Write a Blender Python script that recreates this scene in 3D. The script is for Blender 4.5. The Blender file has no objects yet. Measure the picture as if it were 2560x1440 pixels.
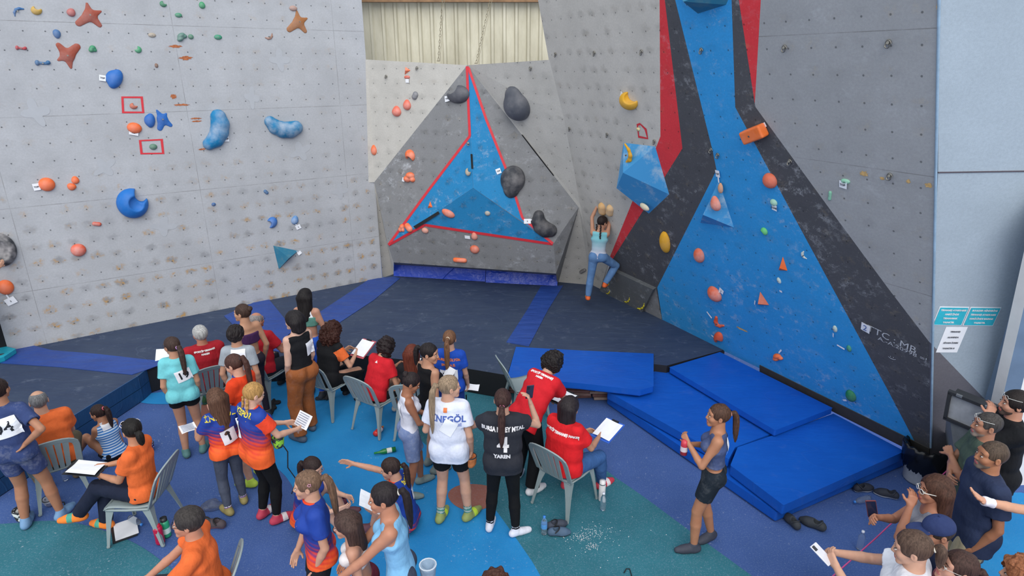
import bpy, bmesh, math, random
import numpy as np
from mathutils import Vector, Matrix
from mathutils.bvhtree import BVHTree
R = math.radians
C = bpy.context.scene.collection
# ---------------------------------------------------------------- camera
FPX, TH, HC = 1560.0, R(19.6), 4.4
cd = bpy.data.cameras.new('camera'); cam = bpy.data.objects.new('camera', cd); C.objects.link(cam)
cd.sensor_width = 36.0; cd.lens = 36.0 * FPX / 2560.0; cd.clip_end = 200
cam.location = (0, 0, HC); cam.rotation_euler = (R(90) - TH, 0, 0)
bpy.context.scene.camera = cam
# ---------------------------------------------------------------- world, sun, exposure
wd = bpy.data.worlds.new('sky'); bpy.context.scene.world = wd; wd.use_nodes = True
bg = wd.node_tree.nodes['Background']; bg.inputs[0].default_value = (0.86, 0.92, 1.0, 1); bg.inputs[1].default_value = 0.95
sl = bpy.data.lights.new('sun', 'SUN'); sl.energy = 1.5; sl.angle = R(50); sl.color = (1.0, 0.96, 0.9)
so = bpy.data.objects.new('sun', sl); C.objects.link(so); so.rotation_euler = (R(48), R(14), R(-8))
vs = bpy.context.scene.view_settings
vs.view_transform = 'Standard'; vs.look = 'None'; vs.gamma = 1; vs.use_curve_mapping = False; vs.exposure = 0.33
# ---------------------------------------------------------------- rays of the surveyed camera -> points of the place
def ray(u, v):
    a = (u - 1280) / FPX; b = (v - 720) / FPX
    return np.array((a, math.cos(TH) - b * math.sin(TH), -math.sin(TH) - b * math.cos(TH)))
def at(u, v, z=0.0):
    d = ray(u, v); t = (z - HC) / d[2]; return np.array((d[0] * t, d[1] * t, z))
def atY(u, v, y):
    d = ray(u, v); t = y / d[1]; return np.array((d[0] * t, y, HC + d[2] * t))
def nrm(v):
    v = np.array(v, float); n = math.sqrt((v * v).sum()); return v / n if n > 1e-9 else v
def A(*v): return np.array(v, float)
class Plane:
    def __init__(s, o, x, up):
        s.o = A(*o); s.x = nrm(x); up = A(*up); s.y = nrm(up - s.x * np.dot(up, s.x)); s.n = np.cross(s.x, s.y)
        if np.dot(s.n, A(0, 0, HC) - s.o) < 0: s.n = -s.n
    def hit(s, u, v, off=0.0):
        d = ray(u, v); o = A(0, 0, HC); t = np.dot(s.o - o, s.n) / np.dot(d, s.n); return o + d * t + s.n * off
    def uv(s, p): return (float(np.dot(p - s.o, s.x)), float(np.dot(p - s.o, s.y)))
def plane3(a, b, c):
    return Plane(a, b - a, c - a)
# ---------------------------------------------------------------- materials
def lin(c):
    if isinstance(c, str):
        c = [int(c[i:i + 2], 16) for i in (0, 2, 4)]
    return tuple((x / 255 / 12.92 if x / 255 <= 0.04045 else ((x / 255 + 0.055) / 1.055) ** 2.4) for x in c[:3]) + (1,)
class N:
    """small node helper"""
    def __init__(s, name):
        s.m = bpy.data.materials.new(name); s.m.use_nodes = True; s.t = s.m.node_tree; s.b = s.t.nodes['Principled BSDF']
    def new(s, typ, **kw):
        n = s.t.nodes.new('ShaderNode' + typ)
        for k, v in kw.items(): setattr(n, k, v)
        return n
    def put(s, inp, val):
        if hasattr(val, 'is_linked') or hasattr(val, 'links'): s.t.links.new(val, inp)
        else: inp.default_value = val
    def co(s, kind='Object', scale=(1, 1, 1), rot=(0, 0, 0)):
        tc = s.new('TexCoord'); mp = s.new('Mapping'); s.t.links.new(tc.outputs[kind], mp.inputs[0])
        mp.inputs['Scale'].default_value = scale; mp.inputs['Rotation'].default_value = rot; return mp.outputs[0]
    def noise(s, co, scale, detail=4, rough=0.6):
        n = s.new('TexNoise'); s.t.links.new(co, n.inputs['Vector']); n.inputs['Scale'].default_value = scale
        n.inputs['Detail'].default_value = detail; n.inputs['Roughness'].default_value = rough; return n.outputs['Fac']
    def math(s, op, a, b=0.5, c=None, clamp=False):
        n = s.new('Math', operation=op); n.use_clamp = clamp; s.put(n.inputs[0], a); s.put(n.inputs[1], b)
        if c is not None: s.put(n.inputs[2], c)
        return n.outputs[0]
    def ramp(s, f, lo, hi):
        n = s.new('MapRange'); n.clamp = True; s.put(n.inputs[0], f); n.inputs[1].default_value = lo; n.inputs[2].default_value = hi
        return n.outputs[0]
    def mix(s, f, a, b):
        n = s.new('Mix', data_type='RGBA'); s.put(n.inputs[0], f); s.put(n.inputs[6], a); s.put(n.inputs[7], b); return n.outputs[2]
    def bump(s, h, strength=0.3, dist=0.01):
        n = s.new('Bump'); n.inputs['Strength'].default_value = strength; n.inputs['Distance'].default_value = dist
        s.put(n.inputs['Height'], h); s.t.links.new(n.outputs[0], s.b.inputs['Normal'])
    def sep(s, co):
        n = s.new('SeparateXYZ'); s.t.links.new(co, n.inputs[0]); return n.outputs
    def done(s, col, rough=0.7, metal=0.0, spec=None):
        s.put(s.b.inputs['Base Color'], col); s.put(s.b.inputs['Roughness'], rough); s.b.inputs['Metallic'].default_value = metal
        if spec is not None: s.b.inputs['Specular IOR Level'].default_value = spec
        return s.m
_mc = {}
def flat(col, rough=0.6, metal=0.0, name=None, var=0.12, scale=14, bump=0.0, spec=None):
    key = (str(col), rough, metal, var, scale, bump, spec)
    if key in _mc: return _mc[key]
    n = N(name or 'paint'); c = lin(col); co = n.co('Object')
    f = n.ramp(n.noise(co, scale), 0.3, 0.7)
    dk = tuple(x * (1 - var) for x in c[:3]) + (1,); lt = tuple(min(1, x * (1 + var)) for x in c[:3]) + (1,)
    if bump: n.bump(n.noise(co, scale * 6), bump, 0.004)
    _mc[key] = n.done(n.mix(f, dk, lt), rough, metal, spec); return _mc[key]
def fabric(col, chalk=0.0, rough=0.85, name='fabric'):
    key = ('fab', str(col), chalk, rough)
    if key in _mc: return _mc[key]
    n = N(name); c = lin(col); co = n.co('Object')
    f = n.ramp(n.noise(co, 9, 5), 0.3, 0.7)
    col1 = n.mix(f, tuple(x * 0.86 for x in c[:3]) + (1,), tuple(min(1, x * 1.1) for x in c[:3]) + (1,))
    if chalk: col1 = n.mix(n.math('MULTIPLY', n.ramp(n.noise(co, 7, 6, 0.75), 0.5, 0.8), chalk), col1, lin('d8dade'))
    n.bump(n.math('ADD', n.noise(n.co('Object', (1, 1, 0.45), (0.3, 0.4, 0)), 13, 2), n.math('MULTIPLY', n.noise(co, 40, 3), .25)), 0.6, 0.022)
    _mc[key] = n.done(col1, rough, 0, 0.25); return _mc[key]
def skinmat(col):
    key = ('skin', str(col))
    if key in _mc: return _mc[key]
    n = N('skin'); c = lin(col); co = n.co('Object'); f = n.ramp(n.noise(co, 12, 3), 0.35, 0.65)
    n.b.inputs['Subsurface Weight'].default_value = 0.06; n.b.inputs['Subsurface Radius'].default_value = (0.02, 0.008, 0.004)
    _mc[key] = n.done(n.mix(f, (c[0] * .93, c[1] * .88, c[2] * .86, 1), c), 0.5, 0, 0.35); return _mc[key]
def hairmat(col):
    key = ('hair', str(col))
    if key in _mc: return _mc[key]
    n = N('hair'); c = lin(col); co = n.co('Object', (60, 60, 5)); f = n.ramp(n.noise(co, 1.6, 4, 0.7), 0.3, 0.72)
    n.bump(n.noise(co, 2.2, 3), 0.5, 0.006)
    _mc[key] = n.done(n.mix(f, tuple(x * 0.45 for x in c[:3]) + (1,), tuple(min(1, x * 1.6 + 0.008) for x in c[:3]) + (1,)), 0.58, 0, 0.22); return _mc[key]
def glass(col='dfe9f2', alpha_rough=0.05):
    key = ('glass', str(col))
    if key in _mc: return _mc[key]
    n = N('clear_plastic'); n.b.inputs['Transmission Weight'].default_value = 0.92; n.b.inputs['IOR'].default_value = 1.2
    _mc[key] = n.done(lin(col), alpha_rough); return _mc[key]
# ---------------------------------------------------------------- objects
def tag(o, label=None, cat=None, group=None, kind=None):
    if label: o['label'] = label
    if cat: o['category'] = cat
    if group: o['group'] = group
    if kind: o['kind'] = kind
    return o
def link(name, me, parent=None, loc=None):
    o = bpy.data.objects.new(name, me); C.objects.link(o)
    if parent is not None: o.parent = parent
    if loc is not None: o.location = loc
    return o
def empty(name, loc=(0, 0, 0), rz=0.0):
    o = bpy.data.objects.new(name, None); C.objects.link(o); o.location = loc; o.rotation_euler = (0, 0, rz); o.empty_display_size = 0.1; return o
class MB:
    """collects polygons with material slots -> one mesh"""
    def __init__(s): s.v = []; s.f = []; s.mi = []; s.uv = []; s.smooth = []
    def add(s, vs, fs, mi=0, uv=None, smooth=False):
        b = len(s.v); s.v += [tuple(float(c) for c in p) for p in vs]
        for f in fs: s.f.append([b + i for i in f]); s.mi.append(mi); s.smooth.append(smooth)
        s.uv += uv if uv else [(0, 0)] * len(vs)
    def box(s, c, size, mi=0, m=None):
        c = A(*c); h = A(*size) / 2; vs = []
        for x in (-1, 1):
            for y in (-1, 1):
                for z in (-1, 1):
                    q = A(x, y, z) * h
                    if m is not None: q = m @ q
                    vs.append(c + q)
        s.add(vs, [(0, 1, 3, 2), (4, 6, 7, 5), (0, 4, 5, 1), (2, 3, 7, 6), (0, 2, 6, 4), (1, 5, 7, 3)], mi)
    def prism(s, poly, z0, z1, mi=0, side=None):
        """horizontal polygon (xy list) from z0 up to z1"""
        n = len(poly); vs = [(p[0], p[1], z0) for p in poly] + [(p[0], p[1], z1) for p in poly]
        s.add(vs, [list(range(n, 2 * n))], mi); s.add(vs, [list(range(n))[::-1]] + [(i, (i + 1) % n, n + (i + 1) % n, n + i) for i in range(n)], side if side is not None else mi)
    def tube(s, pts, rad, mi=0, seg=8, smooth=True):
        pts = [A(*p) for p in pts]; rs = rad if isinstance(rad, (list, tuple)) else [rad] * len(pts); vs = []; ref = A(0.13, 0.31, 0.94)
        for i, p in enumerate(pts):
            t = nrm(pts[min(i + 1, len(pts) - 1)] - pts[max(i - 1, 0)])
            if abs(np.dot(t, ref)) > 0.95: ref = A(0.9, 0.1, 0.2)
            a = nrm(np.cross(t, ref)); b = np.cross(t, a)
            vs += [p + (a * math.cos(2 * math.pi * k / seg) + b * math.sin(2 * math.pi * k / seg)) * rs[i] for k in range(seg)]
        fs = [(i * seg + k, i * seg + (k + 1) % seg, (i + 1) * seg + (k + 1) % seg, (i + 1) * seg + k) for i in range(len(pts) - 1) for k in range(seg)]
        s.add(vs, fs, mi, smooth=smooth); s.add([vs[k] for k in range(seg)], [list(range(seg))[::-1]], mi); s.add(vs[-seg:], [list(range(seg))], mi)
    def lathe(s, prof, c=(0, 0, 0), seg=20, mi=0, smooth=True):
        vs = []; c = A(*c)
        for r, z in prof: vs += [c + A(r * math.cos(2 * math.pi * k / seg), r * math.sin(2 * math.pi * k / seg), z) for k in range(seg)]
        s.add(vs, [(i * seg + k, i * seg + (k + 1) % seg, (i + 1) * seg + (k + 1) % seg, (i + 1) * seg + k) for i in range(len(prof) - 1) for k in range(seg)], mi, smooth=smooth)
        s.add(vs[:seg], [list(range(seg))[::-1]], mi); s.add(vs[-seg:], [list(range(seg))], mi)
    def build(s, name, mats, parent=None, loc=None, uv=False):
        me = bpy.data.meshes.new(name); me.from_pydata(s.v, [], s.f)
        for m in (mats if isinstance(mats, (list, tuple)) else [mats]): me.materials.append(m)
        me.polygons.foreach_set('material_index', s.mi); me.polygons.foreach_set('use_smooth', s.smooth)
        if uv:
            l = me.uv_layers.new(name='metric'); idx = np.zeros(len(me.loops), dtype=np.int32); me.loops.foreach_get('vertex_index', idx)
            l.data.foreach_set('uv', np.array(s.uv, dtype=np.float32)[idx].ravel())
        me.update(); return link(name, me, parent, loc)
def bevel(o, w=0.01, seg=2):
    m = o.modifiers.new('bevel', 'BEVEL'); m.width = w; m.segments = seg; m.limit_method = 'ANGLE'; return o
# ---------------------------------------------------------------- implicit surfaces (one continuous skin out of soft primitives)
def cone(a, b, ra, rb, k=0.02, lat=None, s=1.0, op='add', flat=0):
    return dict(t='c', a=A(*a), b=A(*b), ra=ra, rb=rb, k=k, lat=None if lat is None else nrm(lat), s=s, op=op, flat=flat)
def ell(c, r, M=None, k=0.02, op='add'):
    return dict(t='e', c=A(*c), r=A(*r), M=np.eye(3) if M is None else M, k=k, op=op)
def cut(p, n, k=0.0):  # keeps the side the normal points away from
    return dict(t='p', p=A(*p), n=nrm(n), k=k, op='cut')
def blob(prims, vox, disp=None):
    lo = A(9e9, 9e9, 9e9); hi = -lo
    for p in prims:
        if p['op'] != 'add': continue
        if p['t'] == 'c':
            r = max(p['ra'], p['rb']) / min(1, p['s']); l = np.minimum(p['a'], p['b']) - r; h = np.maximum(p['a'], p['b']) + r
        else:
            r = p['r'].max(); l = p['c'] - r; h = p['c'] + r
        p['lo'], p['hi'] = l, h; lo = np.minimum(lo, l); hi = np.maximum(hi, h)
    lo = lo - vox * 3; n = np.ceil((hi + vox * 3 - lo) / vox).astype(int) + 1
    F = np.full(n, 0.06, np.float32)
    ax = [(lo[i] + vox * np.arange(n[i])).astype(np.float32) for i in range(3)]
    for p in prims:
        if p['t'] == 'p' or p['op'] != 'add': sl = (slice(None),) * 3
        else:
            m = p['k'] + vox * 2; i0 = np.maximum(np.floor((p['lo'] - m - lo) / vox).astype(int), 0); i1 = np.minimum(np.ceil((p['hi'] + m - lo) / vox).astype(int) + 1, n)
            sl = tuple(slice(i0[i], i1[i]) for i in range(3))
        if p['op'] == 'sub':
            r = p['r'].max() if p['t'] == 'e' else max(p['ra'], p['rb']); cc = [p['c']] if p['t'] == 'e' else [p['a'], p['b']]
            m = r + p['k'] + vox * 2; l = np.minimum.reduce(cc) - m; h = np.maximum.reduce(cc) + m
            i0 = np.clip(np.floor((l - lo) / vox).astype(int), 0, n); i1 = np.clip(np.ceil((h - lo) / vox).astype(int) + 1, 0, n)
            if (i1 <= i0).any(): continue
            sl = tuple(slice(i0[i], i1[i]) for i in range(3))
        X = ax[0][sl[0]][:, None, None]; Y = ax[1][sl[1]][None, :, None]; Z = ax[2][sl[2]][None, None, :]
        if p['t'] == 'p':
            d = (X - p['p'][0]) * p['n'][0] + (Y - p['p'][1]) * p['n'][1] + (Z - p['p'][2]) * p['n'][2]
        elif p['t'] == 'c':
            a = p['a']; ba = p['b'] - a; L2 = max(float(ba @ ba), 1e-9); x = X - a[0]; y = Y - a[1]; z = Z - a[2]
            t0 = (x * ba[0] + y * ba[1] + z * ba[2]) / L2; t = np.clip(t0, 0, 1)
            x = x - t * ba[0]; y = y - t * ba[1]; z = z - t * ba[2]; q = x * x + y * y + z * z
            if p['lat'] is not None:
                w = p['lat']; l = x * w[0] + y * w[1] + z * w[2]; q = q - l * l * (1 - p['s'] ** 2)
            d = np.sqrt(np.maximum(q, 0)) - (p['ra'] + (p['rb'] - p['ra']) * t)
            if p['flat']: d = np.maximum(d, (t0 - 1) * math.sqrt(L2))
            if p['flat'] == 2: d = np.maximum(d, -t0 * math.sqrt(L2))
        else:
            M = p['M']; x = X - p['c'][0]; y = Y - p['c'][1]; z = Z - p['c'][2]
            q = [(x * M[i][0] + y * M[i][1] + z * M[i][2]) / p['r'][i] for i in range(3)]
            k0 = np.sqrt(q[0] ** 2 + q[1] ** 2 + q[2] ** 2); k1 = np.sqrt((q[0] / p['r'][0]) ** 2 + (q[1] / p['r'][1]) ** 2 + (q[2] / p['r'][2]) ** 2)
            d = k0 * (k0 - 1) / np.maximum(k1, 1e-6)
        G = F[sl]; k = max(p['k'], 1e-4)
        if p['op'] == 'add': h = np.maximum(k - np.abs(G - d), 0) / k; F[sl] = np.minimum(G, d) - h * h * k / 4
        elif p['op'] == 'sub': d = -d; h = np.maximum(k - np.abs(G - d), 0) / k; F[sl] = np.maximum(G, d) + h * h * k / 4
        else: h = np.maximum(k - np.abs(G - d), 0) / k; F[sl] = np.maximum(G, d) + h * h * k / 4
    F[0] = F[-1] = 0.05; F[:, 0] = F[:, -1] = 0.05; F[:, :, 0] = F[:, :, -1] = 0.05
    v, f = nets(F, lo, vox)
    if disp is not None and len(v): v = disp(v)
    return v, f
def nets(F, lo, vox):
    S = F < 0; n = F.shape; acc = np.zeros((n[0] - 1, n[1] - 1, n[2] - 1, 3), np.float32); cnt = np.zeros((n[0] - 1, n[1] - 1, n[2] - 1), np.float32)
    edges = []
    for axis in range(3):
        s0 = [slice(None)] * 3; s1 = [slice(None)] * 3; s0[axis] = slice(0, -1); s1[axis] = slice(1, None)
        a = F[tuple(s0)]; b = F[tuple(s1)]; ch = S[tuple(s0)] != S[tuple(s1)]; idx = np.argwhere(ch)
        va = a[ch]; vb = b[ch]; t = va / (va - vb); pos = idx.astype(np.float32); pos[:, axis] += t
        o1, o2 = [i for i in range(3) if i != axis]; edges.append((axis, idx, va < 0, o1, o2))
        for d1 in (0, -1):
            for d2 in (0, -1):
                c = idx.copy(); c[:, o1] += d1; c[:, o2] += d2
                ok = (c >= 0).all(1) & (c < np.array(cnt.shape)).all(1); c = c[ok]
                np.add.at(cnt, (c[:, 0], c[:, 1], c[:, 2]), 1)
                for q in range(3): np.add.at(acc[..., q], (c[:, 0], c[:, 1], c[:, 2]), pos[ok][:, q])
    m = cnt > 0; ids = np.full(cnt.shape, -1, np.int32); ids[m] = np.arange(m.sum())
    V = acc[m] / cnt[m][:, None] * vox + lo; faces = []
    for axis, idx, neg, o1, o2 in edges:
        c = [idx.copy() for _ in range(4)]; c[1][:, o1] -= 1; c[2][:, o1] -= 1; c[2][:, o2] -= 1; c[3][:, o2] -= 1
        q = np.stack([ids[x[:, 0], x[:, 1], x[:, 2]] for x in c], 1)
        flip = neg if axis != 1 else ~neg
        q[~flip] = q[~flip][:, ::-1]; faces.append(q)
    return V.astype(np.float32), np.concatenate(faces) if faces else np.zeros((0, 4), int)
def join(parts):
    vs, fs, b = [], [], 0
    for v, f in parts: vs.append(v); fs.append(f + b); b += len(v)
    return np.concatenate(vs), np.concatenate(fs)
def meshobj(name, v, f, mats, parent=None, loc=None, mi=None):
    me = bpy.data.meshes.new(name); me.vertices.add(len(v)); me.vertices.foreach_set('co', np.asarray(v, np.float32).ravel())
    me.loops.add(len(f) * 4); me.loops.foreach_set('vertex_index', f.astype(np.int32).ravel()); me.polygons.add(len(f))
    me.polygons.foreach_set('loop_start', np.arange(0, len(f) * 4, 4, dtype=np.int32))
    for m in (mats if isinstance(mats, (list, tuple)) else [mats]): me.materials.append(m)
    if mi is not None: me.polygons.foreach_set('material_index', np.asarray(mi, np.int32))
    me.polygons.foreach_set('use_smooth', np.ones(len(f), dtype=bool)); me.update(calc_edges=True); me.validate()
    return link(name, me, parent, loc)
def wobble(amp, freq, seed=0, zs=1.0):
    rs = np.random.RandomState(seed); K = rs.normal(size=(7, 3)) * freq; K[:, 2] *= zs; ph = rs.rand(7) * 6.3; D = rs.normal(size=(7, 3)); D /= np.linalg.norm(D, axis=1)[:, None]
    def f(v):
        o = np.zeros_like(v)
        for k, p, d in zip(K, ph, D): o += np.sin(v @ k.astype(np.float32) + p)[:, None] * d.astype(np.float32)
        return v + o * amp / 3
    return f
def textmesh(s, size, bold=0.0, align='CENTER', sx=1.0):
    cu = bpy.data.curves.new('t', 'FONT'); cu.body = s; cu.size = size; cu.align_x = align; cu.align_y = 'CENTER'; cu.offset = bold; cu.resolution_u = 2
    o = bpy.data.objects.new('t', cu); C.objects.link(o); dg = bpy.context.evaluated_depsgraph_get(); me = bpy.data.meshes.new_from_object(o.evaluated_get(dg))
    vs = [(v.co.x * sx, v.co.y, 0) for v in me.vertices]; fs = [list(p.vertices) for p in me.polygons]
    bpy.data.objects.remove(o); bpy.data.curves.remove(cu); bpy.data.meshes.remove(me); return vs, fs
# ================================================================ the place: walls
def wallmat(name, base, dots=0.75, wear='b08a5c', wear_amt=1.0, chalk=0.0, seams=True, dotr=0.03, dirt=0.5, low=True, dotcol='3a3c40', mottle=0.08):
    n = N(name); uv = n.new('UVMap'); uv.uv_map = 'metric'; co = uv.outputs[0]; x, y, _ = n.sep(co); c = lin(base)
    f = n.ramp(n.noise(co, 1.6, 6, 0.65), 0.3, 0.7)
    col = n.mix(f, tuple(v * (1 - mottle * 1.6) for v in c[:3]) + (1,), tuple(min(1, v * (1 + mottle)) for v in c[:3]) + (1,))
    fine = n.ramp(n.noise(co, 38, 5, 0.8), 0.35, 0.62); col = n.mix(n.math('MULTIPLY', n.math('SUBTRACT', 1.0, fine), 0.32), col, tuple(v * 0.62 for v in c[:3]) + (1,))
    S = 0.2485
    gx = n.math('DIVIDE', x, S); gy = n.math('DIVIDE', y, S)
    fx = n.math('SUBTRACT', n.math('FRACT', gx), 0.5); fy = n.math('SUBTRACT', n.math('FRACT', gy), 0.5)
    cell = n.new('CombineXYZ'); n.put(cell.inputs[0], n.math('FLOOR', gx)); n.put(cell.inputs[1], n.math('FLOOR', gy))
    wn = n.new('TexWhiteNoise'); wn.noise_dimensions = '2D'; n.t.links.new(cell.outputs[0], wn.inputs['Vector']); rnd = wn.outputs['Value']
    # scuffs above each bolt hole, stronger low on the wall
    jx = n.math('ADD', fx, n.math('MULTIPLY', n.math('SUBTRACT', n.noise(co, 9, 3), 0.5), 0.7)); jy = n.math('ADD', n.math('SUBTRACT', fy, 0.12), n.math('MULTIPLY', n.math('SUBTRACT', n.noise(co, 11, 3), 0.5), 0.7))
    rr = n.math('SQRT', n.math('ADD', n.math('MULTIPLY', jx, jx), n.math('MULTIPLY', n.math('MULTIPLY', jy, jy), 2.2)))
    near = n.math('SUBTRACT', 1.0, n.ramp(rr, 0.12, 0.42))
    lowf = n.math('SUBTRACT', 1.0, n.ramp(y, 0.9, 3.2)) if low else 0.5
    lowf = n.math('ADD', n.math('MULTIPLY', lowf, 0.85), 0.12) if low else 0.5
    pick = n.ramp(rnd, 0.35, 0.8)
    col = n.mix(n.math('MULTIPLY', n.math('MULTIPLY', near, lowf), n.math('MULTIPLY', n.ramp(wn.outputs['Color'], .15, .9), dirt * 1.5), clamp=True), col, tuple(v * 0.42 for v in c[:3]) + (1,))
    if wear_amt:
        w = n.math('MULTIPLY', n.math('MULTIPLY', n.ramp(n.noise(co, 14, 5, 0.75), 0.47, 0.6), near), n.math('MULTIPLY', pick, lowf)); w = n.math('MULTIPLY', w, wear_amt, clamp=True)
        col = n.mix(w, col, lin(wear))
    if chalk:
        sp = n.math('MULTIPLY', n.ramp(n.noise(n.co('Object', (1, 1, 1.3)), 5.5, 7, 0.8), 0.53, 0.70), n.ramp(n.noise(co, 1.1, 3), 0.42, 0.68))
        col = n.mix(n.math('MULTIPLY', sp, chalk), col, lin('c8ccd2'))
        fk = n.ramp(n.noise(co, 60, 2, 0.5), 0.7, 0.76); col = n.mix(n.math('MULTIPLY', fk, 0.5 * chalk), col, lin('d8dcc8'))
    r0 = n.math('SQRT', n.math('ADD', n.math('MULTIPLY', fx, fx), n.math('MULTIPLY', fy, fy)))
    dot = n.math('SUBTRACT', 1.0, n.ramp(r0, dotr, dotr + 0.02)); col = n.mix(n.math('MULTIPLY', dot, dots), col, lin(dotcol))
    if seams:
        sx = n.math('ABSOLUTE', n.math('SUBTRACT', n.math('FRACT', n.math('ADD', n.math('DIVIDE', x, 2.485), 0.31)), 0.5))
        sy = n.math('ABSOLUTE', n.math('SUBTRACT', n.math('FRACT', n.math('ADD', n.math('DIVIDE', y, 1.2425), 0.5)), 0.5))
        sm = n.math('MAXIMUM', n.math('LESS_THAN', sx, 0.0016), n.math('LESS_THAN', sy, 0.0036)); col = n.mix(n.math('MULTIPLY', sm, n.math('MULTIPLY', n.ramp(n.noise(co, 2.5, 4, .7), .3, .6), .55)), col, lin('6a6866'))
    n.bump(n.noise(co, 120, 3, 0.6), 0.25, 0.004)
    return n.done(col, 0.75, 0, 0.25)
WGREY = wallmat('worn_grey_plywood', 'b4b6ba', wear='b8935f', wear_amt=1.3, dirt=0.6)
WCREAM = wallmat('cream_textured_panel', 'c9c5bd', wear_amt=0.2, dirt=0.55, dots=0.6, low=False, seams=False)
WCAVE = wallmat('pale_cave_panel', 'c4c1ba', wear_amt=0.15, dirt=0.4, dots=0.6, low=False, seams=False)
def painted(name, base, chalk=0.8, dots=0.6, dirt=0.25, mottle=0.05, seams=False): return wallmat(name, base, wear='c9b48a', wear_amt=0.25, chalk=chalk, dots=dots, dirt=dirt, low=False, mottle=mottle, seams=seams, dotcol='26282c')
PBLUE = painted('blue_wall_paint', '3498da', 0.75); PRED = painted('red_wall_paint', 'dc3d45', 0.6); PBLACK = painted('black_wall_paint', '505156', 0.75)
PGREY = painted('grey_wall_paint', 'a0a2a4', 0.45, dots=0.6, seams=True); PCAVE = painted('grey_cave_paint', '868789', 0.8, dots=0.55, dirt=0.75); PCBLUE = painted('blue_cave_paint', '2a86bd', 0.8, dots=0.4, dirt=0.75)
PPALE = wallmat('pale_blue_panel', 'a3b0bb', wear_amt=0, dirt=0, dots=0, seams=False, mottle=0.05, low=False)
PMAUVE = wallmat('dark_mauve_panel', '6b6970', wear_amt=0, dirt=0, dots=0, seams=False, low=False)
TAPE = flat('d2313c', 0.6, name='red_tape', var=0.06); RUBBER = flat('15161a', 0.8, name='black_rubber')
def pxpoly(mb, pl, pts, mi, off=0.0, v0=0.0, thick=0.06):
    P = [pl.hit(u, v, off) for u, v in pts]; uv = [(pl.uv(p)[0], pl.uv(p)[1] + v0) for p in P]
    if np.dot(np.cross(P[1] - P[0], P[2] - P[0]), pl.n) < 0 and len(P) == 3: P = P[::-1]; uv = uv[::-1]
    ar = sum((uv[i][0] * uv[(i + 1) % len(uv)][1] - uv[(i + 1) % len(uv)][0] * uv[i][1]) for i in range(len(uv)))
    mb.add(P, [list(range(len(P)))], mi, uv)
    if thick:
        Q = [p - pl.n * thick for p in P]; n = len(P); mb.add(P + Q, [(i, (i + 1) % n, n + (i + 1) % n, n + i) for i in range(n)] + [list(range(n, 2 * n))[::-1]], mi, uv + uv)
    return P
# --- long grey wall on the left
La = at(20, 875, 0.4); Lb = at(955, 692, 0.4)
PL = Plane((La[0], La[1], 0), (Lb - La), (0, 0, 1)); LLEN = float(np.linalg.norm((Lb - La)[:2]))
m = MB()
def slab(mb, pl, s0, s1, t0, t1, mi=0, th=0.1, v0=0.0):
    P = [pl.o + pl.x * s + pl.y * t for s, t in ((s0, t0), (s1, t0), (s1, t1), (s0, t1))]; Q = [p - pl.n * th for p in P]
    uv = [(s0, t0 + v0), (s1, t0 + v0), (s1, t1 + v0), (s0, t1 + v0)]
    mb.add(P + Q, [(0, 1, 2, 3), (7, 6, 5, 4), (0, 4, 5, 1), (1, 5, 6, 2), (2, 6, 7, 3), (3, 7, 4, 0)], mi, uv + uv)
slab(m, PL, 0, LLEN, 0.0, 6.6)
tag(m.build('wall_left', [WGREY], uv=True), 'long pale grey plywood climbing wall full of scuffed bolt holes', kind='structure')
m = MB(); slab(m, PL, -0.09, -0.005, 0.0, 6.6, th=0.14); m.build('trim_1', [RUBBER]); tag(bpy.data.objects['trim_1'], kind='structure')
PLF = Plane(PL.o - PL.x * 5 - PL.n * 0.5, PL.x, (0, 0, 1)); m = MB(); slab(m, PLF, 0, 5.4, 0, 6.6)
tag(m.build('wall_left_far', [wallmat('dim_grey_panel', '7f8791', wear_amt=0, dirt=0, dots=0, seams=False, low=False)], uv=True), kind='structure')
# --- overhanging wall on the right (20 degrees)
RD = A(-0.48, 0.877, 0); OV = R(20); RUP = A(-0.877 * math.sin(OV), -0.48 * math.sin(OV), math.cos(OV))
RO = at(2325, 1127, 0.4); PR = Plane(RO, -RD, RUP); V0 = 0.425
m = MB()
pxpoly(m, PR, [(1331, -90), (1345, 0), (1372, 150), (1410, 300), (1437, 440), (1450, 515), (1465, 600), (1480, 716), (1500, 727), (1524, 644), (1584, 496), (1640, 369), (1651, 341), (1649, 0), (1648, -90)], 0, v0=V0)
pxpoly(m, PR, [(1648, -90), (1649, 0), (1651, 341), (1640, 369), (1584, 496), (1524, 644), (1529, 652), (1612, 520), (1662, 442), (1706, 371), (1662, 0), (1652, -90)], 1, v0=V0)
pxpoly(m, PR, [(1652, -90), (1662, 0), (1706, 371), (1662, 442), (1612, 520), (1529, 652), (1500, 727), (1656, 803), (1643, 719), (1782, 444), (1791, 424), (1782, 379), (1688, 0), (1666, -90)], 2, v0=V0)
pxpoly(m, PR, [(1666, -90), (1688, 0), (1782, 379), (1791, 424), (1782, 444), (1643, 719), (1656, 803), (2290, 1110), (2222, 980), (1984, 540), (1838, 268), (1829, 0), (1826, -90)], 3, v0=V0)
pxpoly(m, PR, [(1826, -90), (1829, 0), (1838, 268), (1984, 540), (2222, 980), (2290, 1110), (2325, 1127), (2327, 860), (2219, 719), (2087, 540), (1889, 268), (1887, 259), (1847, 0), (1833, -90)], 2, v0=V0)
pxpoly(m, PR, [(1833, -90), (1847, 0), (1887, 259), (1902, 0), (1907, -90)], 1, v0=V0)
pxpoly(m, PR, [(1907, -90), (1902, 0), (1887, 259), (1889, 268), (2087, 540), (2219, 719), (2327, 860), (2347, 0), (2349, -90)], 4, v0=V0)
pxpoly(m, PR, [(1641, 719), (1656, 803), (1611, 777)], 5, off=0.006, v0=V0, thick=0)
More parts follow.
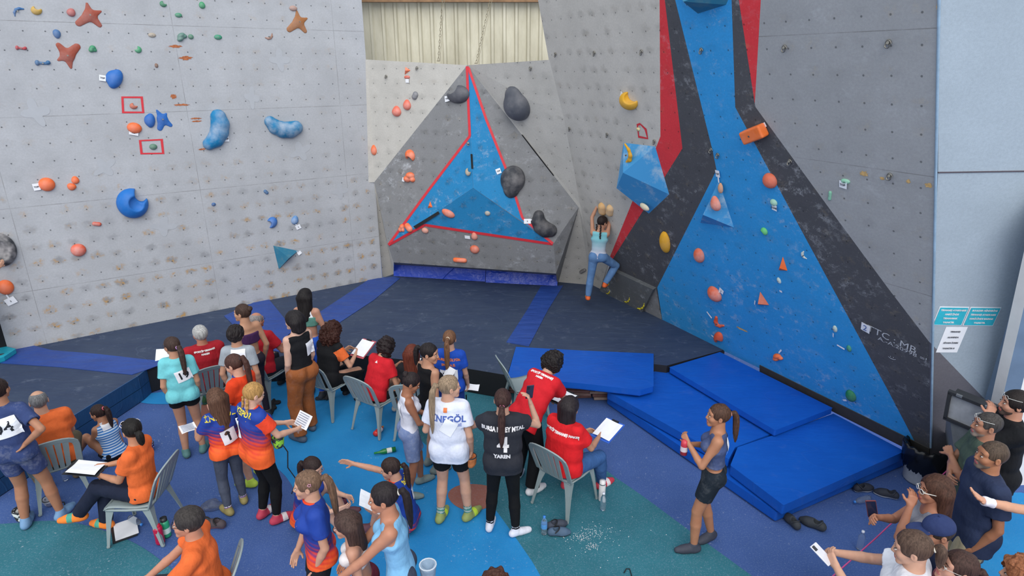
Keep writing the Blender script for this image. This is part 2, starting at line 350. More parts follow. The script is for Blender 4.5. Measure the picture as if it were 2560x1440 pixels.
tag(m.build('wall_right', [WCREAM, PRED, PBLACK, PBLUE, PGREY, PCAVE], uv=True), 'overhanging climbing wall painted blue, black, red and grey', kind='structure')
# kick board leaning out at the foot of the black field
m = MB(); P = pxpoly(m, PR, [(1531, 668), (1641, 719), (1612, 776), (1503, 727)], 0, off=0.07, v0=V0, thick=0.07)
kb = m.build('kick_board', [painted('scuffed_black_board', '606366', 0.9, dots=0)], uv=True); tag(kb, 'dark scuffed board fixed low on the black field of the overhanging wall', 'board')
m = MB(); m.tube([P[2], P[3]], 0.008, 0, 6); m.build('metal_edge', flat('7fa6ae', 0.4, 0.6), kb)
# dark foot strip of the overhanging wall
m = MB(); pxpoly(m, PR, [(1900, 912), (2325, 1121), (2325, 1150), (1900, 936)], 0, off=0.01, thick=0.05); tag(m.build('baseboard_right', [flat('3a3836', 0.8)]), kind='structure')
# --- pale blue facet at the far right, its grey foot, side pier and the white building wall
RE = PR.hit(2347, 0) - RO; PG = Plane(RO, (1, 0, 0), RE)
m = MB(); pxpoly(m, PG, [(2349, -90), (2345, 430), (2327, 858), (2462, 998), (2560, 667), (2700, 200), (2780, -90)], 0)
pxpoly(m, PG, [(2327, 858), (2325, 1127), (2324, 1200), (2397, 1215), (2462, 998)], 1)
tag(m.build('wall_far_right', [PPALE, PMAUVE], uv=True), 'pale blue plywood facet beside the overhanging wall', kind='structure')
m = MB(); m.tube([PG.hit(2344, 431, .004), PG.hit(2600, 427, .004)], 0.006, 0, 6); tag(m.build('trim_2', [flat('4a4048')]), kind='structure')
m = MB(); m.tube([PG.hit(2347, -60, .008), PG.hit(2326, 1118, .008)], 0.011, 0, 6); tag(m.build('trim_3', [flat('8aa4ba')]), kind='structure')
g0 = PG.hit(2560, 667); g1 = PG.hit(2462, 998); gd = nrm(g1 - g0); g0 = g0 - gd * .9; g1 = g1 + gd * (g1[2] / -gd[2])
b0 = atY(2560, 767, 5.2); b1 = atY(2506, 997, 5.45); bd = nrm(b1 - b0); b0 = b0 - bd * .8; b1 = b1 + bd * (b1[2] / -bd[2])
def quadwall(name, q, mat, th=0.12, mats=None):
    n_ = nrm(np.cross(q[1] - q[0], q[3] - q[0])); P = [A(*p) for p in q]; Q = [p + n_ * th for p in P]; m = MB()
    if np.dot(n_, A(0, 0, HC) - P[0]) > 0: Q = [p - n_ * th for p in P]
    uv = [(0, 0), (1, 0), (1, 1), (0, 1)]
    m.add(P + Q, [(0, 1, 2, 3), (7, 6, 5, 4), (0, 4, 5, 1), (1, 5, 6, 2), (2, 6, 7, 3), (3, 7, 4, 0)], 0, uv + uv); return tag(m.build(name, mat, uv=True), kind='structure')
quadwall('pillar_right', [g0, b0, b1, g1], flat('7c93ad', 0.8, name='darker_blue_panel', scale=3))  # side pier in a darker blue than the facet beside it
quadwall('wall_right_outer', [b1, b1 + A(5, 0.6, 0), b0 + A(5, 0.6, .3), b0], flat('f1eee8', 0.9, name='white_render', scale=5, var=0.05))
# --- back of the cave: pale panels, grey pyramid with the blue star
TL = PL.hit(918, 149, 0.01); LC = PL.hit(934, 455, 0.03); AP = atY(1168, 163, 11.15); TR = PR.hit(1373, 150, 0.01); RC = PR.hit(1449, 517, 0.02); CC = atY(1183, 470, 10.75)
pWL = plane3(TL, LC, AP); pWR = plane3(AP, RC, TR); pFL = plane3(AP, LC, CC); pFR = plane3(AP, CC, RC)
LT = pFL.hit(970, 613); RT = pFR.hit(1384, 609); pFB = plane3(CC, LT, RT); BL = pFB.hit(984, 656); BR = pFB.hit(1390, 684)
m = MB()
def tri(mb, pts, mi, off=0.0):
    n_ = nrm(np.cross(pts[1] - pts[0], pts[2] - pts[0])); P = list(pts)
    if np.dot(n_, A(0, 0, HC) - P[0]) < 0: P = P[::-1]; n_ = -n_
    x = nrm(np.cross(A(0, 0, 1), n_)); y = np.cross(n_, x); mb.add([p + n_ * off for p in P], [list(range(len(P)))], mi, [(float(p @ x), float(p @ y)) for p in P])
tri(m, [TL, LC, AP], 0); BT = TL - PL.x * .5 - PL.n * .15 + A(0, 0, 0); BB = LC - PL.x * .5 - PL.n * .15; tri(m, [TL, LC, BB], 0); tri(m, [TL, BB, BT], 0); CR = [PR.hit(u + 3, v, -0.012) for u, v in ((1373, 150), (1410, 300), (1437, 440), (1450, 517))]
for a_, b_ in zip(CR, CR[1:]): tri(m, [AP, b_, a_], 0)
tri(m, [AP, RC, CR[-1]], 0); tri(m, [RC, CR[-1], PR.hit(1470, 600, -.012)], 0)
FLo = at(984, 690, 0.3); FLa = at(956, 693, 0.3); FRo = at(1394, 713, 0.3); FRa = PR.hit(1481, 722, 0.02)
tri(m, [LC, LT, BL], 0); tri(m, [LC, BL, FLo], 0); tri(m, [LC, FLo, FLa], 0); tri(m, [RC, FRo, FRa], 0); tri(m, [RC, FRa, PR.hit(1470, 600, -.012)], 0); GL = FLo + A(-.05, .55, 0); GR = FRo + A(.02, .5, 0)
cave = m.build('wall_back', [WCAVE], uv=True); tag(cave, kind='structure')
m = MB()
for t_ in ([AP, LC, CC], [LC, LT, CC], [AP, CC, RC], [CC, RT, RC], [CC, LT, RT], [LT, BL, RT], [BL, BR, RT], [RC, RT, BR], [RC, BR, FRo], [BR, GR, FRo], [BL, GL, GR], [BL, GR, BR]): tri(m, t_, 0)
def onpoly(mb, pl, pts, mi, off):
    P = [pl.hit(u, v, off) for u, v in pts]; mb.add(P, [list(range(len(P)))], mi, [pl.uv(p) for p in P])
onpoly(m, pFL, [(1168, 170), (1175, 338), (975, 610), (1183, 470)], 1, 0.004)
onpoly(m, pFR, [(1168, 170), (1183, 470), (1379, 605), (1306, 545), (1285, 480), (1262, 415), (1216, 300)], 1, 0.004)
onpoly(m, pFB, [(1183, 470), (975, 610), (1062, 562), (1200, 582), (1380, 608)], 1, 0.004)
for pl, pts in ((pFL, [(1168, 166), (1171, 250), (1175, 340), (1070, 478), (972, 612)]), (pFR, [(1170, 166), (1216, 300), (1262, 415), (1285, 480), (1306, 545), (1382, 609)]), (pFB, [(972, 612), (1062, 562), (1200, 583), (1382, 610)])):
    for (a, b) in zip(pts, pts[1:]):
        d = nrm(A(b[0] - a[0], b[1] - a[1])); q = A(-d[1], d[0]) * 3.2
        onpoly(m, pl, [(a[0] + q[0], a[1] + q[1]), (b[0] + q[0], b[1] + q[1]), (b[0] - q[0], b[1] - q[1]), (a[0] - q[0], a[1] - q[1])], 2, 0.008)
for pl, pts in ((pFL, [(1177, 385), (1182, 385), (1184, 422), (1179, 422)]), (pFL, [(1034, 566), (1040, 572), (1100, 534), (1096, 528)]), (pWR, [(1304, 336), (1307, 336), (1386, 438), (1382, 440)])): onpoly(m, pl, pts, 3, 0.010)
tag(m.build('wall_cave', [PCAVE, PCBLUE, TAPE, RUBBER], uv=True), 'grey faceted cave wall with a blue star outlined in red', kind='structure')
# --- corrugated sheet, rusty beam and chains above the cave
n = N('cream_sheet_metal'); co = n.co('Object', (1, 1, 0.25)); MET = n.done(n.mix(n.ramp(n.noise(co, 3, 6, 0.7), 0.3, 0.75), lin('b3ad97'), lin('d8d3bf')), 0.5, 0.25)
m = MB(); x = -4.2; pts = []
while x < 2.6: pts += [(x, 0), (x + .10, 0), (x + .125, .04), (x + .165, .04), (x + .19, 0)]; x += .23
vs = []
for z in (3.6, 6.6): vs += [(px_, 12.9 - dy, z) for px_, dy in pts]
n_ = len(pts); m.add(vs, [(i, i + 1, n_ + i + 1, n_ + i) for i in range(n_ - 1)], 0)
o = m.build('wall_sheet_metal', MET); tag(o, kind='structure'); so_ = o.modifiers.new('s', 'SOLIDIFY'); so_.thickness = 0.004
zb = float(atY(1200, 4, 12.75)[2]); m = MB(); m.box((-0.8, 12.75, zb + 0.1), (7, .12, .22)); tag(m.build('beam', flat('8a6a4c', 0.8, scale=6, var=0.3)), kind='structure')
def chain(p0, p1, label):
    p0, p1 = A(*p0), A(*p1); L = float(np.linalg.norm(p1 - p0)); d = (p1 - p0) / L; k = int(L / 0.05); m = MB()
    s1 = nrm(np.cross(d, A(0, 1, 0.1))); s2 = np.cross(d, s1)
    for i in range(k):
        c = p0 + d * (i + .5) * L / k; w = s1 if i % 2 else s2; r = [c + d * 0.031 * math.cos(t) + w * 0.014 * math.sin(t) for t in np.linspace(0, 2 * math.pi, 9)]
        m.tube(r, 0.0045, 0, 5)
    m.tube([p0 + s1 * .035, p1 + s1 * .03], 0.004, 0, 5); m.lathe([(0.001, 0), (0.03, 0.004), (0.03, 0.014), (0.001, 0.018)], p1 - A(0, 0, .01), 10)
    tag(m.build('chain', flat('9a927c', 0.5, 0.6)), label, 'chain')
chain(atY(1108, -30, 12.3), atY(1096, 152, 12.3), 'steel chain hanging straight down before the corrugated sheet above the cave')
chain(atY(1232, -30, 12.3), atY(1190, 158, 12.0), 'steel chain slanting down to the tip of the blue star')
# ================================================================ floor
def floormat(name, c1, c2, speck=0.35):
    n = N(name); co = n.co('Object'); f = n.ramp(n.noise(co, 0.9, 7, 0.65), 0.3, 0.7); col = n.mix(f, lin(c1), lin(c2))
    col = n.mix(n.math('MULTIPLY', n.ramp(n.noise(co, 70, 4, 0.75), 0.52, 0.75), speck), col, lin('9fb0c4'))
    col = n.mix(n.math('MULTIPLY', n.math('MULTIPLY', n.ramp(n.noise(co, 26, 3, 0.6), 0.62, 0.72), n.ramp(n.noise(co, 1.4, 2), 0.5, 0.7)), 0.5), col, lin('cfd6de'))
    n.bump(n.noise(co, 90, 4), 0.4, 0.004); return n.done(col, 0.8, 0, 0.25)
F_PUR = floormat('violet_blue_floor_paint', '38538a', '48639e'); F_LB = floormat('light_blue_floor_paint', '1c7ab8', '2a8fcb', 0.12); F_TEAL = floormat('teal_floor_paint', '2a6370', '357785', 0.4); F_BR = floormat('brick_floor_paint', '8d5a50', '9c6657', 0.25)
m = MB(); m.add([(-14, -1.5, 0), (14, -1.5, 0), (14, 16, 0), (-14, 16, 0)], [(0, 1, 2, 3)], 0)
def smoothpoly(pts, it=2):
    for _ in range(it):
        q = []
        for i in range(len(pts)):
            a, b = A(*pts[i]), A(*pts[(i + 1) % len(pts)]); q += [tuple(a * .75 + b * .25), tuple(a * .25 + b * .75)]
        pts = q
    return pts
def floorpatch(pts, mi, z, sm=2):
    P = [at(u, v, 0) for u, v in pts]; P = smoothpoly([(p[0], p[1]) for p in P], sm); ar = sum(P[i][0] * P[(i + 1) % len(P)][1] - P[(i + 1) % len(P)][0] * P[i][1] for i in range(len(P)))
    if ar < 0: P = P[::-1]
    m.add([(p[0], p[1], z) for p in P], [list(range(len(P)))], mi)
floorpatch([(540, 1010), (600, 1090), (660, 1147), (725, 1195), (765, 1300), (770, 1440), (760, 1700), (1480, 1700), (1355, 1440), (1290, 1345), (1225, 1255), (1150, 1180), (1060, 1110), (1010, 1060), (990, 1000), (1020, 930), (900, 880), (560, 900)], 1, 0.002)
floorpatch([(990, 990), (1010, 1060), (1060, 1110), (1150, 1180), (1225, 1255), (1290, 1345), (1355, 1440), (1500, 1750), (2300, 1750), (1880, 1440), (1700, 1310), (1600, 1235), (1514, 1178), (1420, 1090), (1340, 985), (1240, 930), (1080, 900), (1010, 930)], 2, 0.003)
floorpatch([(-300, 1320), (0, 1312), (150, 1298), (260, 1325), (350, 1362), (440, 1430), (520, 1500), (560, 1750), (-500, 1750)], 2, 0.003)
floorpatch([(1115, 1232), (1130, 1262), (1170, 1280), (1230, 1270), (1250, 1230), (1215, 1212), (1150, 1210)], 3, 0.005)
floorpatch([(478, 1025), (520, 1005), (560, 1040), (560, 1070), (500, 1075)], 3, 0.005)
floorpatch([(330, 1000), (352, 985), (480, 975), (470, 1010), (370, 1012)], 1, 0.005)
floorpatch([(2395, 1340), (2400, 1290), (2440, 1235), (2620, 1230), (2800, 1500), (2560, 1620), (2450, 1500)], 1, 0.004)
FLOOR = m.build('floor', [F_PUR, F_LB, F_TEAL, F_BR]); tag(FLOOR, 'floor painted in violet blue, light blue, teal and brick patches', kind='structure')
# chalk spilled on the floor
m = MB(); rs = random.Random(4)
for k in range(320):
    cx_, cy_, sx_ = rs.choice(((1450, 1345, 14), (1492, 1332, 26), (1480, 1365, 10), (1490, 1350, 60))); u, v = rs.gauss(cx_, sx_), rs.gauss(cy_, sx_ * .45); p = at(u, v, 0.0045); r = rs.uniform(.0012, .0055); m.add([(p[0] + r * math.cos(t) * rs.uniform(.6, 1.3), p[1] + r * math.sin(t), .0055) for t in np.linspace(0, 6.28, 7)[:-1]], [list(range(6))], 0)
tag(m.build('chalk_crumbs', flat('e6e8ea')), 'white chalk crumbs scattered on the teal floor', 'chalk', kind='stuff')
# ================================================================ mats
def matmat(name, c1, c2, rough=0.55, dust=0.25, wr=0.5):
    n = N(name); co = n.co('Object'); f = n.ramp(n.noise(co, 1.3, 6, 0.65), 0.3, 0.7); col = n.mix(f, lin(c1), lin(c2))
    col = n.mix(n.math('MULTIPLY', n.ramp(n.noise(co, 4, 7, 0.8), 0.56, 0.8), dust), col, lin('8f9aac'))
    ln = n.math('SUBTRACT', 1.0, n.ramp(n.math('ABSOLUTE', n.math('SUBTRACT', n.noise(n.co('Object', (.6, 1.8, 1), (0, 0, 0.6)), .9, 2, .4), .5)), 0.0, .006)); col = n.mix(n.math('MULTIPLY', ln, dust * .22), col, lin('7f8ea8'))
    n.bump(n.math('ADD', n.noise(n.co('Object', (1, 3, 1), (0, 0, 0.5)), 1.8, 4, 0.55), n.math('MULTIPLY', ln, .12)), wr, 0.05); return n.done(col, rough, 0, 0.4)
M_DARK = matmat('dusty_navy_tarpaulin', '2a3854', '39465c', 0.7, 0.4); M_STRIP = matmat('blue_vinyl_strip', '223f86', '2c4c96', 0.5, 0.15, 0.9); M_BLUE = matmat('bright_blue_vinyl', '0f4fae', '1259bb', 0.42, 0.10, 0.25)
M_SIDE = matmat('teal_blue_vinyl_side', '1f4672', '26507c', 0.5, 0.1); M_BLACKV = flat('14151a', 0.7, name='black_vinyl'); M_CYAN = matmat('cyan_vinyl', '1c95ac', '22a0b6', 0.5, 0.05)
ZM = 0.38
def flo(pts, z): return [tuple(at(u, v, z)[:2]) for u, v in pts]
m = MB()
mp = flo([(344, 940), (194, 1032), (-60, 1188), (-330, 1140), (-230, 925), (22, 880)], ZM) + [tuple((PL.o + PL.x * s + PL.n * 0.01)[:2]) for s in (0.4, LLEN)] + [(-2.3, 12.3), (0.9, 12.05), (1.55, 11.85), (3.0, 9.7)] + flo([(1812, 874), (1667, 914), (1290, 868), (1268, 938), (1166, 921), (1000, 898), (870, 885), (396, 913), (364, 923)], ZM)
if sum(mp[i][0] * mp[(i + 1) % len(mp)][1] - mp[(i + 1) % len(mp)][0] * mp[i][1] for i in range(len(mp))) < 0: mp = mp[::-1]
m.prism(mp, 0.012, ZM, 0, 1)
dm = m.build('landing_mat', [M_DARK, M_BLACKV]); tag(dm, 'huge dark navy tarpaulin mat under the climbing walls', 'mat')
def strip(px, name='seam_cover', z=ZM, mat=None, parent=dm):
    m = MB(); P = flo(px, z + .004); n = len(P)
    if sum(P[i][0] * P[(i + 1) % n][1] - P[(i + 1) % n][0] * P[i][1] for i in range(n)) < 0: P = P[::-1]
    m.prism(P, z + .002, z + .009, 0); return m.build(name, mat or M_STRIP, parent)
for px in ([(0, 866), (60, 858), (130, 876), (240, 885), (420, 905), (366, 925), (330, 937), (150, 918), (0, 908)], [(560, 790), (667, 742), (745, 838), (700, 880), (640, 868)], [(924, 698), (985, 692), (1000, 696), (935, 750), (850, 806), (790, 800), (760, 835), (720, 838), (800, 780)],
           [(1352, 716), (1408, 714), (1370, 775), (1322, 866), (1266, 856), (1318, 775)]): strip(px)
m = MB(); P = flo([(364, 923), (344, 940), (194, 1032), (-60, 1188)], ZM)   # the mat's left side is covered in teal-blue vinyl
for a, b in zip(P, P[1:]):
    d = nrm(A(b[0] - a[0], b[1] - a[1], 0)); n_ = A(-d[1], d[0], 0)
    if n_[0] < 0: n_ = -n_
    for z0, z1 in ((0.012, 0.19), (0.20, ZM + 0.004)):
        q = [A(a[0], a[1], z0), A(b[0], b[1], z0), A(b[0], b[1], z1), A(a[0], a[1], z1)]; m.add([p + n_ * .015 for p in q] + q, [(0, 1, 2, 3), (0, 4, 5, 1), (3, 2, 6, 7)], 0)
m.build('side_cover', M_SIDE, dm)
m = MB()
m.add([tuple(at(-40, 880, .45)), tuple(at(5, 872, .5)), tuple(at(42, 876, .42)), tuple(at(0, 905, .42)), tuple(at(-60, 925, .42))], [(0, 1, 2, 3, 4)], 0)
P = flo([(-120, 900), (0, 868), (42, 878), (12, 898), (-60, 925)], .42); P = P[::-1] if sum(P[i][0] * P[(i + 1) % 5][1] - P[(i + 1) % 5][0] * P[i][1] for i in range(5)) < 0 else P
m = MB(); m.prism(P, ZM + .002, ZM + .08, 0); tag(bevel(m.build('folded_mat', M_CYAN), .02), 'small cyan vinyl mat folded beside the black post', 'mat')
def pad(px, z0, z1, label, mat=None, group=None, warp=0.0):
    P = flo(px, z1); n = len(P)
    if sum(P[i][0] * P[(i + 1) % n][1] - P[(i + 1) % n][0] * P[i][1] for i in range(n)) < 0: P = P[::-1]
    m = MB(); m.prism(P, z0, z1, 0); o = m.build('crash_pad', mat or M_BLUE); tag(bevel(o, 0.022, 3), label, 'crash pad', group or 'bright blue crash pads'); return o
def grow(px, du=0, dv=0): return [(u + du, v + dv) for u, v in px]
pad([(1517, 990), (1662, 925), (1800, 895), (2300, 1128), (1942, 1281)], 0.012, 0.135, 'lowest blue crash pad of the stack along the overhanging wall')
pad([(1517, 978), (1662, 918), (1800, 990), (1940, 1080), (1838, 1118), (1822, 1148), (1700, 1080)], 0.145, 0.265, 'left blue crash pad lying on the lowest one')
pad([(1844, 1118), (1944, 1084), (2084, 1034), (2262, 1128), (1959, 1263), (1826, 1163)], 0.145, 0.275, 'wide glossy blue crash pad beside the rubbish bin')
pad([(1673, 918), (1800, 880), (2082, 1020), (1938, 1076)], 0.285, 0.375, 'narrow blue crash pad, topmost, tucked under the overhanging wall')
pad([(1290, 867), (1450, 876), (1634, 884), (1634, 966), (1600, 975), (1450, 958), (1268, 943)], 0.30, 0.40, 'blue crash pad lying flat on a pile of old boards')
# pads standing along the foot of the cave
for (a, b, zt, lab) in (((984, 690), (1213, 704), 0.68, 'blue vinyl pad upright at the cave foot, left one'), ((1214, 706), (1393, 715), 0.60, 'creased blue vinyl pad upright at the cave foot, right one')):
    a, b = at(*a, ZM + .003), at(*b, ZM + .003); d = nrm(b - a); n_ = A(-d[1], d[0], 0); m = MB(); nseg = 14; vs = []
    for i in range(nseg + 1):
        p = a + (b - a) * i / nseg; w = 0.008 * math.sin(i * 2.1)
        vs += [p, p + n_ * 0.09, p + n_ * (0.17 + w) + A(0, 0, zt - ZM), p + n_ * (0.08 + w) + A(0, 0, zt - ZM + .02)]
    m.add(vs, [(4 * i + j, 4 * i + (j + 1) % 4, 4 * i + 4 + (j + 1) % 4, 4 * i + 4 + j) for i in range(nseg) for j in range(4)] + [(0, 1, 2, 3), tuple(4 * nseg + j for j in (3, 2, 1, 0))], 0)
    tag(m.build('foot_pad', matmat('deep_blue_vinyl', '2340ac', '2a4bbc', 0.35, 0.05, 1.6)), lab, 'pad')
# old boards stacked under the blue pad
rs = random.Random(7); woods = [flat(c, 0.8, name='weathered_wood', scale=9, var=0.3) for c in ('6b4a45', '7a6058', '5a3c38', '8d7a70')]
wpos = [(1300, 978), (1376, 985), (1440, 990), (1506, 994)]
for col_, (u, v) in enumerate(wpos):
    base = at(u, v, 0.012)
    for k in range(6 if col_ < 3 else 5):
        L = rs.uniform(.30, .42); m = MB(); ang = rs.uniform(-.08, .08); M3 = np.array(Matrix.Rotation(ang, 3, 'Z'))
        m.box((base[0] + .02, base[1] + .07 + rs.uniform(-.02, .02), .035 + k * .046), (L, .30, .038), 0, M3)
        o = m.build('plank', woods[rs.randrange(4)]); bevel(o, .003, 1)
        tag(o, '%s board counted from the floor in the %s pile under the flat blue crash pad' % (('lowest', 'second', 'third', 'fourth', 'fifth', 'sixth')[k], ('leftmost', 'second', 'third', 'rightmost')[col_]), 'plank', 'old boards stacked under the crash pad')
# ================================================================ people
def unit(v): return nrm(v)
def ik(a, t, l1, l2, hint):
    d = t - a; L = np.linalg.norm(d); L2 = min(max(L, abs(l1 - l2) + 0.01), (l1 + l2) * 0.998); u = d / max(L, 1e-6); t = a + u * L2
    x = (l1 * l1 - l2 * l2 + L2 * L2) / (2 * L2); y = math.sqrt(max(l1 * l1 - x * x, 0)); h = hint - u * (hint @ u)
    return a + u * x + unit(h) * y, t
def hand_prims(w, hdir, pn, side, curl, sc, grip=0.0):
    """w wrist, hdir direction of the palm, pn palm normal, side +1 thumb towards 'across'"""
    hd = unit(hdir); pn = unit(pn - hd * (pn @ hd)); ac = np.cross(hd, pn) * side; P = []
    for i, o in enumerate((-0.026, -0.009, 0.009, 0.026)):
        k = w + hd * (0.082 + (0.004 if i in (1, 2) else -0.002)) * sc + ac * o * sc
        P.append(cone(w + ac * o * 0.6 * sc + hd * .01, k, 0.0125 * sc, 0.0115 * sc, 0.012))
        d = hd; p = k; ln = (0.030, 0.036, 0.039, 0.033)[i] * sc; r = 0.0088 * sc
        for j, (f, c) in enumerate(((1.0, curl * .8), (.72, curl), (.55, curl * .7))):
            ca, sa = math.cos(c), math.sin(c); d = unit(d * ca + pn * sa); q = p + d * ln * f; P.append(cone(p, q, r, r * .9, 0.004)); p = q; r *= .92
    tb = w + hd * 0.025 * sc + ac * 0.028 * sc; d = unit(hd * .7 + ac * .75 + pn * .25); q = tb + d * .034 * sc; P.append(cone(tb - ac * .008, q, .0135 * sc, .0105 * sc, .012))
    d = unit(d + hd * .5 + pn * curl * .6); P.append(cone(q, q + d * .03 * sc, .0105 * sc, .0085 * sc, .004)); return P
def head_frame(yaw, pitch, roll, F, Rr, U):
    f = F * math.cos(yaw) - Rr * math.sin(yaw); r = Rr * math.cos(yaw) + F * math.sin(yaw)
    f2 = f * math.cos(pitch) + U * math.sin(pitch); u = U * math.cos(pitch) - f * math.sin(pitch)
    r2 = r * math.cos(roll) + u * math.sin(roll); u2 = u * math.cos(roll) - r * math.sin(roll); return unit(f2), unit(r2), unit(u2)
PEOPLE = {}
def person(key, label, hd=None, z0=0.0, h=1.63, yaw=0, pose='stand', lean=(0.0, 0.0), twist=0, pelz=None, feet=None, hands=None, hh=(None, None), knees=None, head=(0, 0, 0), male=False, bw=1.0,
           skin='c79a80', hair=('pony', '3a2a22'), top=('tee', 'aa3333'), bot=('short', '1a1a1e'), shoe='33363c', sock=None, root=None, curl=0.5, group=None, foot_toe=(0, 0), topmat=None, elb=(None, None), pn=(None, None), chest=None, detail=1, botmat=None, kneez=None, hdist=0.0, sleeve=None, hy=None, sleevecol=None, collar=None):
    s = h / 1.65; hs = s ** 0.55; ya = R(yaw); F = A(-math.sin(ya), math.cos(ya), 0); Rt = A(math.cos(ya), math.sin(ya), 0); U = A(0, 0, 1)
    L = lambda p: Rt * p[0] * s + F * p[1] * s + U * p[2] * s
    hz = {'stand': 0.87, 'sit': 0.50, 'floor': 0.11, 'bend': 0.86}[pose] if pelz is None else pelz
    P = U * hz * s
    sd = unit(U + F * lean[0] + Rt * lean[1]); tw = R(twist); Rs = Rt * math.cos(tw) + F * math.sin(tw); Rs = unit(Rs - sd * (Rs @ sd)); Fs = np.cross(sd, Rs) * 1.0
    if Fs @ F < 0: Fs = -Fs
    Nk = P + sd * 0.495 * s; Ch = P + sd * 0.335 * s; W = P + sd * 0.155 * s
    cur = Fs * 0.02 * s
    sw = (0.165 if male else 0.138) * s * (0.6 + .4 * bw); Sh = [Nk - sd * .055 * s - Rs * sw, Nk - sd * .055 * s + Rs * sw]
    Hp = [P - Rt * .077 * s * bw, P + Rt * .077 * s * bw]
    # legs
    if feet is None:
        feet = {'stand': [(-.10, .02, .0), (.10, -.02, .0)], 'bend': [(-.11, .0, .0), (.11, .03, 0)], 'sit': [(-.13, .46, 0), (.13, .42, 0)], 'floor': [(-.10, .42, 0), (.12, .36, 0)]}[pose]
    Ft, Kn = [], []
    for i, (x, y, z) in enumerate(feet):
        t = L((x, y, z)) + U * 0.075 * s; hint = F + U * .05
        if pose == 'floor' or pose == 'sit': hint = U + F * 0.6 + Rt * (.25 if i else -.25)
        if knees and knees[i] is not None: hint = L(knees[i])
        k, t = ik(Hp[i], t, .415 * s, .395 * s, hint); Kn.append(k); Ft.append(t)
    # arms
    if hands is None: hands = [(-.25, .04, None), (.25, .04, None)]
    Hd, El = [], []
    for i, t in enumerate(hands):
        if t[2] is None: tt = Sh[i] - U * .50 * s + Rt * (t[0] - (-.2 if i == 0 else .2)) * s + F * t[1] * s
        else: tt = L(t)
        hint = -F * .8 - U * .5 + Rs * (.5 if i else -.5)
        if elb[i] is not None: hint = L(elb[i])
        e, w = ik(Sh[i], tt, .285 * s, .245 * s, hint); El.append(e); Hd.append(w)
    hf, hr, hu = head_frame(R(head[0]), R(head[1]), R(head[2]), unit(F - U * (F @ U)), Rt, U)
    hc = Nk + unit(sd * .5 + hu * .5) * .138 * hs + hf * .020
    if root is None and hy is not None: root = atY(hd[0], hd[1], hy) - hc
    if root is None: g = at(hd[0], hd[1], z0 + float(hc[2])); root = A(g[0] - hc[0], g[1] - hc[1], z0)
    root = A(*root); HM = np.stack([hr, hf, hu])   # rows: local axes
    H = lambda x, y, z: hc + (hr * x + hf * y + hu * z) * hs
    # ---- body skin
    b = bw; f = 1.0 if male else 0.0; B = []
    w_ = .122 if male else .105
    B += [cone(P - sd * .02, W, .092 * s * b, .076 * s * b, .018, Rt, .70), cone(W, Ch, .075 * s * b, .090 * s * b, .018, Rs, .68), cone(Ch, Nk - sd * .075 * s, .090 * s * b, .066 * s, .018, Rs, .60)]
    B += [cone(Sh[0] + Rs * .02, Sh[1] - Rs * .02, .043 * s, .043 * s, .05), cone(Nk - sd * .05 * s, Nk + (hc - Nk) * .35, .062 * s, .048 * hs, .04), cone(Nk, hc - hu * .03 * hs - hf * .02 * hs, .050 * hs, .052 * hs, .03)]
    if not male: B += [ell(Ch + Fs * .085 * s * b - sd * .0 * s + Rs * q * .065 * s, (.055 * s, .05 * s, .05 * s), None, .04) for q in (-1, 1)]
    if pose != 'floor': B += [ell(Hp[i] - F * .034 * s, (.080 * s * b, .070 * s * b, .085 * s * b), None, .025) for i in (0, 1)]
    for i in (0, 1):
        B += [cone(Hp[i], Kn[i], .082 * s * b, .054 * s * (.5 + b / 2), .03), cone(Kn[i], Kn[i] + (Ft[i] - Kn[i]) * .38, .051 * s, .054 * s * (.5 + b / 2), .008), cone(Kn[i] + (Ft[i] - Kn[i]) * .38, Ft[i], .053 * s * (.5 + b / 2), .034 * s, .008)]
        B += [cone(Sh[i], El[i], .042 * s * (.4 + .6 * b), .033 * s, .04), cone(El[i], El[i] + (Hd[i] - El[i]) * .3, .033 * s, .034 * s, .008), cone(El[i] + (Hd[i] - El[i]) * .3, Hd[i], .034 * s, .023 * s, .008)]
    parts = [blob(B, 0.011)]
    toe = []
    for i in (0, 1):
        tf = R((12 if i == 0 else -12) + foot_toe[i]); fd = unit(F * math.cos(tf) - Rt * math.sin(tf))
        sh_ = Ft[i] - Kn[i]
        if pose in ('floor',) : fd = unit(fd + U * .25)
        toe.append(fd)
    if shoe is None or shoe == 'bare':
        pass
    ft = []
    for i in (0, 1):
        a_ = Ft[i] - U * .035 * s; hl = a_ - toe[i] * .04 * s; ft.append((a_, hl, toe[i]))
        q = [cone(hl, a_ + toe[i] * .13 * s - U * .012 * s, .032 * s, .024 * s, .03, None), cone(a_ + toe[i] * .06 * s, a_ + toe[i] * .15 * s - U * .015 * s, .036 * s, .026 * s, .02), cone(Ft[i], a_, .034 * s, .034 * s, .02)]
        if shoe is None: parts.append(blob(q, .008))
    for i in (0, 1):
        fd = unit(Hd[i] - El[i]); side = 1 if i else -1; n_ = -Rs * side if pn[i] is None else L(pn[i])
        hdir = fd if hh[i] is None else unit(L(hh[i])); cl = curl if not isinstance(curl, (tuple, list)) else curl[i]
        parts.append(blob([cone(Hd[i] - fd * .04 * s, Hd[i] + hdir * .01, .025 * s, .021 * s, .015)] + hand_prims(Hd[i], hdir, n_, -side, cl, (.92 if not male else 1.02) * s ** .7), .0048))
    nb = sum(len(p[1]) for p in parts)
